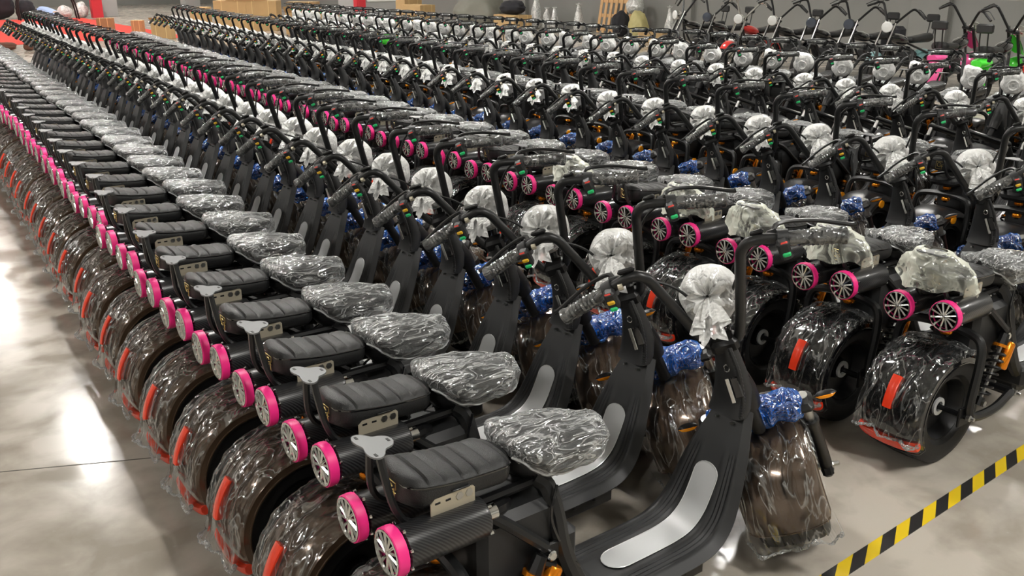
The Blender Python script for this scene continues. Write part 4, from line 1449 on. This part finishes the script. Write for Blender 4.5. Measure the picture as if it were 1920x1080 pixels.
chopper('chopper_bike', (11.60, 4.22, 0), R(8), R(-20), 'red_gloss', 'black bike with red cowls at the picture edge, facing the wall', mirrors=False, cowl=True)


# ------------------------------------------------------------------ cartons, sacks, pallet and the rest behind the rows
def carton(c, size, rz, label, group=None, mname='cardboard', open_top=False):
    root = empty('cardboard_box', (c[0], c[1], c[2]), rz)
    tag(root, label, 'box', group)
    x, y, z = size
    obj('carton', MB().box((0, 0, z / 2), size, mname, 0.008).mesh('carton'), root)
    obj('packing_tape', MB().box((0, 0, z + 0.0008), (x * 1.001, 0.06, 0.0016), 'box_tape', 0.0004).mesh('packing_tape'), root)
    for k in (-.25, .25):
        obj('strap', MB().box((k * x, 0, z / 2), (0.016, y + 0.006, z + 0.008), 'box_tape', 0.002).mesh('strap'), root)
    if open_top:
        for s in (-1, 1):
            o = obj('flap', MB().box((0, 0, 0), (x, y * .45, 0.006), mname, 0.002).mesh('flap'), root)
            o.location = (0, s * y * .62, z + 0.08)
            o.rotation_euler = (s * R(40), 0, 0)
    return root


RZ = R(-36)
for i, (cx, cy, cz, sx, sy, sz, lab, mn) in enumerate((
        (9.15, 25.6, 0.0, 0.92, 0.62, 0.42, 'bottom left carton of the strapped cardboard stack', 'cardboard'),
        (9.85, 25.1, 0.0, 0.92, 0.62, 0.42, 'bottom right carton of the strapped cardboard stack', 'cardboard'),
        (9.15, 25.6, 0.42, 0.92, 0.62, 0.40, 'middle left carton of the strapped cardboard stack', 'cardboard'),
        (9.85, 25.1, 0.42, 0.92, 0.62, 0.40, 'middle right carton of the strapped cardboard stack', 'cardboard'),
        (9.50, 25.35, 0.82, 1.05, 0.66, 0.30, 'top carton lying across the strapped cardboard stack', 'cardboard'),
        (8.55, 26.6, 0.0, 0.50, 0.45, 0.62, 'tall single carton left of the strapped cardboard stack', 'cardboard'),
        (10.2, 23.1, 0.0, 0.90, 0.60, 0.55, 'low carton right of the strapped cardboard stack', 'cardboard'),
        (10.2, 23.1, 0.55, 0.80, 0.55, 0.28, 'dark lidded carton on the low carton beside the stack', 'cardboard_dark'),
        (10.3, 21.9, 0.0, 0.95, 0.60, 0.62, 'second low carton right of the stacked cartons', 'cardboard'),
        (10.1, 20.7, 0.0, 0.90, 0.60, 0.50, 'low carton nearest the grey column behind the rows', 'cardboard_dark'),
        (10.4, 20.0, 0.0, 0.55, 0.50, 0.98, 'upright tall carton close beside the grey column', 'cardboard'))):
    carton((cx, cy, cz), (sx, sy, sz), RZ, lab, 'cartons behind the rows', mn, open_top=(i == 6))
carton((6.45, 23.3, 0), (0.50, 0.32, 0.40), RZ, 'open carton standing at the far end of the second row', None, 'cardboard', True)
carton((6.55, 25.9, 0), (0.30, 0.22, 0.34), RZ, 'small carton on the concrete beside the red carpet edge', None, 'cardboard')
carton((6.05, 27.3, 0), (0.42, 0.25, 0.36), RZ, 'small carton on the red carpet behind the second row', None, 'cardboard_dark')
carton((15.2, 20.3, 0), (0.62, 0.98, 0.46), 0, 'wide carton under a black bundle by the grey wall', None, 'cardboard')
carton((14.6, 24.4, 0), (0.6, 0.9, 0.62), R(8), 'pale carton left of the olive tarpaulin heap', None, 'cardboard')
carton((14.9, 25.6, 0), (0.6, 0.9, 0.74), R(-5), 'carton farthest left along the wall behind the rows', None, 'cardboard')
carton((15.8, 15.3, 0), (0.7, 0.6, 0.26), R(30), 'flat carton on the floor right of the wooden pallet', None, 'cardboard')
o = carton((7.72, 35.3, 0), (0.36, 0.3, 0.60), 0, 'x', None, 'red_paint')
o.name = 'fire_box'
tag(o, 'red fire equipment box beside the far grey column', 'fire box')
for ch in list(o.children):
    if not ch.name.startswith('carton'):
        bpy.data.objects.remove(ch)
    else:
        ch.name = 'cabinet'
obj('lid', MB().box((0, 0, 0.61), (0.38, 0.32, 0.03), 'red_paint', 0.008).mesh('lid'), o)


def lump(name, c, size, mname, seed, label, cat, taper=0.0, group=None, neck=0.0, rz=0.0):
    m = MB()
    def fn(u, w):
        t = u * math.pi
        a = 2 * math.pi * w
        rr = math.sin(t) ** .65
        zz = (1 - math.cos(t)) / 2
        k = 1 - taper * zz
        p = Vector((rr * k * math.cos(a), rr * k * math.sin(a), zz))
        d = 1 + 0.22 * nz(p, 1.6, seed) + 0.10 * ridge(p, 4.0, seed + 2)
        return (p.x * d * size[0] / 2, p.y * d * size[1] / 2, max(0.0, p.z * size[2] * (1 + 0.12 * nz(p, 2.2, seed))))
    m.grid(fn, 26, 30, mname, True)
    o = obj(name, m.mesh(name, 60))
    if neck:
        n = MB()
        n.grid(lambda u, w: (size[0] * (.06 + .16 * u) * math.cos(2 * math.pi * w) * (1 + .3 * math.sin(14 * math.pi * w)), size[1] * (.06 + .16 * u) * math.sin(2 * math.pi * w) * (1 + .3 * math.sin(14 * math.pi * w)), size[2] * .95 + neck * u), 6, 28, mname, True)
        obj('tied_neck', n.mesh('tied_neck', 60), o)
    o.location = c
    o.rotation_euler = (0, 0, rz)
    return tag(o, label, cat, group)


lump('olive_tarpaulin', (15.4, 22.2, 0), (1.4, 2.0, 1.0), 'olive_tarp', 1.1, 'olive grey tarpaulin thrown over goods by the wall', 'tarpaulin', 0.25)
lump('black_bundle', (15.2, 20.3, 0.46), (0.6, 0.8, 0.38), 'dark_fabric', 2.2, 'crumpled black bundle lying on the wide carton', 'bundle')
lump('white_sack', (16.5, 20.9, 0), (0.42, 0.42, 0.92), 'milky_bag', 3.1, 'tallest white plastic sack leaning at the grey wall', 'sack', 0.7, 'white plastic sacks by the wall', 0.05)
lump('white_sack', (16.5, 20.4, 0), (0.30, 0.30, 0.60), 'milky_bag', 4.2, 'slim white sack right of the tallest sack', 'sack', 0.65, 'white plastic sacks by the wall', 0.05)
lump('white_sack', (16.5, 20.05, 0), (0.30, 0.30, 0.62), 'milky_bag', 5.3, 'slim white sack second from the tallest sack', 'sack', 0.7, 'white plastic sacks by the wall', 0.05)
lump('white_sack', (16.6, 19.1, 0), (0.36, 0.36, 0.74), 'milky_bag', 6.4, 'pale sack standing left of the wooden pallet', 'sack', 0.75, 'white plastic sacks by the wall', 0.05)
lump('white_sack', (16.75, 17.0, 0.55), (0.5, 0.55, 0.42), 'milky_bag', 7.5, 'white plastic bag bulging over the pallet corner', 'sack', 0.3, 'white plastic sacks by the wall')
lump('straw_sack', (16.4, 16.5, 0), (0.55, 0.60, 0.66), 'straw_sack', 8.6, 'yellow straw-coloured sack right of the wooden pallet', 'sack', 0.35)
lump('white_sack', (16.6, 15.6, 0), (0.30, 0.30, 0.78), 'milky_bag', 9.7, 'narrow grey-white sack right of the yellow sack', 'sack', 0.8, 'white plastic sacks by the wall', 0.05)
lump('black_bundle', (16.3, 17.05, 0), (0.5, 0.5, 0.62), 'dark_fabric', 2.9, 'black bundle standing between pallet and yellow sack', 'bundle', 0.2)
lump('black_bundle', (4.55, 36.0, 0), (1.25, 0.9, 1.05), 'dark_fabric', 4.4, 'large black covered bundle at the far left edge', 'bundle', 0.1)
lump('black_bundle', (5.55, 36.1, 0), (0.65, 0.7, 0.62), 'dark_fabric', 5.4, 'smaller black bundle on the red carpet', 'bundle', 0.1)
lump('clear_sack', (6.7, 35.6, 0), (0.55, 0.5, 0.42), 'milky_bag', 6.6, 'grey plastic bag left of the red fire box', 'sack', 0.3)
lump('clear_sack', (7.25, 35.6, 0), (0.55, 0.5, 0.52), 'milky_bag', 7.7, 'larger grey plastic bag next to the red fire box', 'sack', 0.3)
lump('brown_bag', (2.60, 21.8, 0), (0.45, 0.3, 0.17), 'brown_sack', 1.9, 'dark brown soft bag on the floor before the carpet', 'bag', 0.1)
lump('brown_bag', (3.02, 21.5, 0), (0.26, 0.22, 0.22), 'brown_sack', 3.9, 'small reddish brown bag beside the dark brown bag', 'bag', 0.3)
lump('heap_of_cloth', (12.4, 34.0, 0), (1.6, 1.1, 0.42), 'red_paint', 6.9, 'red heap of cloth far behind the cartons', 'cloth', 0.2)
lump('green_bag', (5.04, 9.14, 0.79), (0.15, 0.15, 0.13), 'green_gloss', 5.5, 'small bright green bag on a third-row handlebar left of centre', 'bag', 0.2)

# wooden pallet leaning on the wall
pr_ = empty('wooden_pallet', (16.75, 17.85, 0.0))
pr_.rotation_euler = (0, R(9), 0)
tag(pr_, 'pale wooden slatted pallet leaning upright against the grey wall', 'pallet')
bm_ = MB().box((0, 0, 0), (0.022, 0.10, 0.92), 'pine_wood', 0.003).mesh('board')
for k in range(7):
    o = obj('board', bm_, pr_)
    o.location = (0, -0.60 + k * 0.20, 0.48)
rm_ = MB().box((0, 0, 0), (0.05, 1.36, 0.09), 'pine_wood', 0.004).mesh('rail')
for z in (0.12, 0.48, 0.86):
    o = obj('rail', rm_, pr_)
    o.location = (0.037, 0, z)
# bent black tubes over the far bags
tb = empty('tube_rack', (6.0, 34.6, 0))
tag(tb, 'bent black steel tube rack standing on the red carpet', 'rack')
for dy in (0, 0.35):
    obj('tube', MB().tube([(-0.9, dy, 0.0), (-0.9, dy, 0.62), (-0.6, dy, 0.80), (0.6, dy, 0.80), (0.85, dy, 0.62), (0.95, dy, 0.0)], 0.03, 'black_satin', 8, 5).mesh('tube'), tb)
obj('crossbar', MB().tube([(-0.6, 0, 0.8), (-0.6, 0.35, 0.8)], 0.02, 'black_satin', 8, 1).mesh('crossbar'), tb)

cp = obj('red_carpet', MB().box((2.1, 29.4, 0.004), (10.2, 12.0, 0.008), 'carpet_red', 0.002).mesh('red_carpet'))
tag(cp, 'bright red carpet laid on the floor at the far end', 'carpet')


# ------------------------------------------------------------------ the person bending over on the carpet
def person():
    J = {'pelvis': (0, 0, 0.66), 'spine': (0.15, 0, 0.74), 'chest': (0.34, 0, 0.72), 'neck': (0.50, 0, 0.61), 'head': (0.57, 0, 0.54), 'crown': (0.66, 0, 0.44),
         'hipL': (0, 0.10, 0.61), 'kneeL': (0.26, 0.16, 0.42), 'ankL': (0.0, 0.14, 0.07), 'toeL': (0.16, 0.16, 0.035),
         'hipR': (0, -0.10, 0.61), 'kneeR': (0.27, -0.16, 0.42), 'ankR': (0.02, -0.14, 0.07), 'toeR': (0.18, -0.16, 0.035),
         'shL': (0.42, 0.19, 0.63), 'elL': (0.50, 0.25, 0.38), 'wrL': (0.60, 0.19, 0.20), 'haL': (0.64, 0.17, 0.13),
         'shR': (0.42, -0.19, 0.63), 'elR': (0.49, -0.25, 0.37), 'wrR': (0.58, -0.19, 0.20), 'haR': (0.62, -0.17, 0.13)}
    rad = {'pelvis': .145, 'spine': .14, 'chest': .155, 'neck': .06, 'head': .095, 'crown': .085, 'hipL': .095, 'kneeL': .065, 'ankL': .048, 'toeL': .038, 'hipR': .095, 'kneeR': .065, 'ankR': .048, 'toeR': .038,
           'shL': .072, 'elL': .050, 'wrL': .032, 'haL': .040, 'shR': .072, 'elR': .050, 'wrR': .032, 'haR': .040}
    E_ = [('pelvis', 'spine'), ('spine', 'chest'), ('chest', 'neck'), ('neck', 'head'), ('head', 'crown')]
    for s in 'LR':
        E_ += [('pelvis', 'hip' + s), ('hip' + s, 'knee' + s), ('knee' + s, 'ank' + s), ('ank' + s, 'toe' + s), ('chest', 'sh' + s), ('sh' + s, 'el' + s), ('el' + s, 'wr' + s), ('wr' + s, 'ha' + s)]
    for s in 'LR':                                   # five fingers
        h = Vector(J['ha' + s]); sg = 1 if s == 'L' else -1
        for k in range(5):
            n1, n2 = 'f%d%sa' % (k, s), 'f%d%sb' % (k, s)
            off = (k - 2) * 0.020
            if k == 4:
                J[n1] = tuple(h + Vector((0.035, -sg * 0.03, 0.01))); J[n2] = tuple(h + Vector((0.055, -sg * 0.04, -0.03)))
            else:
                J[n1] = tuple(h + Vector((off + 0.01, 0, -0.050))); J[n2] = tuple(h + Vector((off + 0.015, -sg * 0.012, -0.088 - 0.008 * (1 - abs(k - 1.5)))))
            rad[n1], rad[n2] = 0.010, 0.008
            E_ += [('ha' + s, n1), (n1, n2)]
    names = list(J)
    me = bpy.data.meshes.new('person_body')
    me.from_pydata([J[n] for n in names], [(names.index(a), names.index(b)) for a, b in E_], [])
    o = bpy.data.objects.new('person', me)
    COL.objects.link(o)
    o.modifiers.new('skin', 'SKIN')
    for i, n in enumerate(names):
        d = me.skin_vertices[0].data[i]
        d.radius = (rad[n], rad[n])
        d.use_root = (n == 'pelvis')
    sb = o.modifiers.new('sub', 'SUBSURF'); sb.levels = 2; sb.render_levels = 2
    dg = bpy.context.evaluated_depsgraph_get()
    ev = o.evaluated_get(dg)
    m2 = bpy.data.meshes.new_from_object(ev)
    o.modifiers.clear()
    o.data = m2
    for n in ('skin', 'shirt_blue', 'trousers', 'dark_fabric'):
        m2.materials.append(MATS[n])
    for p in m2.polygons:
        c = p.center
        k = 0
        if c.z < 0.09 and c.x < 0.30: k = 3
        elif c.x < 0.10 or (c.z < 0.52 and c.x < 0.36): k = 2
        elif c.x < 0.47 and c.z > 0.30: k = 1
        elif abs(c.y) > 0.13 and c.z > 0.34: k = 1
        elif c.x > 0.50 and abs(c.y) < .12 and c.z > 0.30 and (c.z > 0.52 or c.x > 0.62): k = 3
        p.material_index = k
        p.use_smooth = True
    o.location = (3.75, 24.2, 0.008)
    o.rotation_euler = (0, 0, math.atan2(-0.59, 0.806))
    tag(o, 'person in pale blue shirt bending over on the red carpet', 'person')


person()
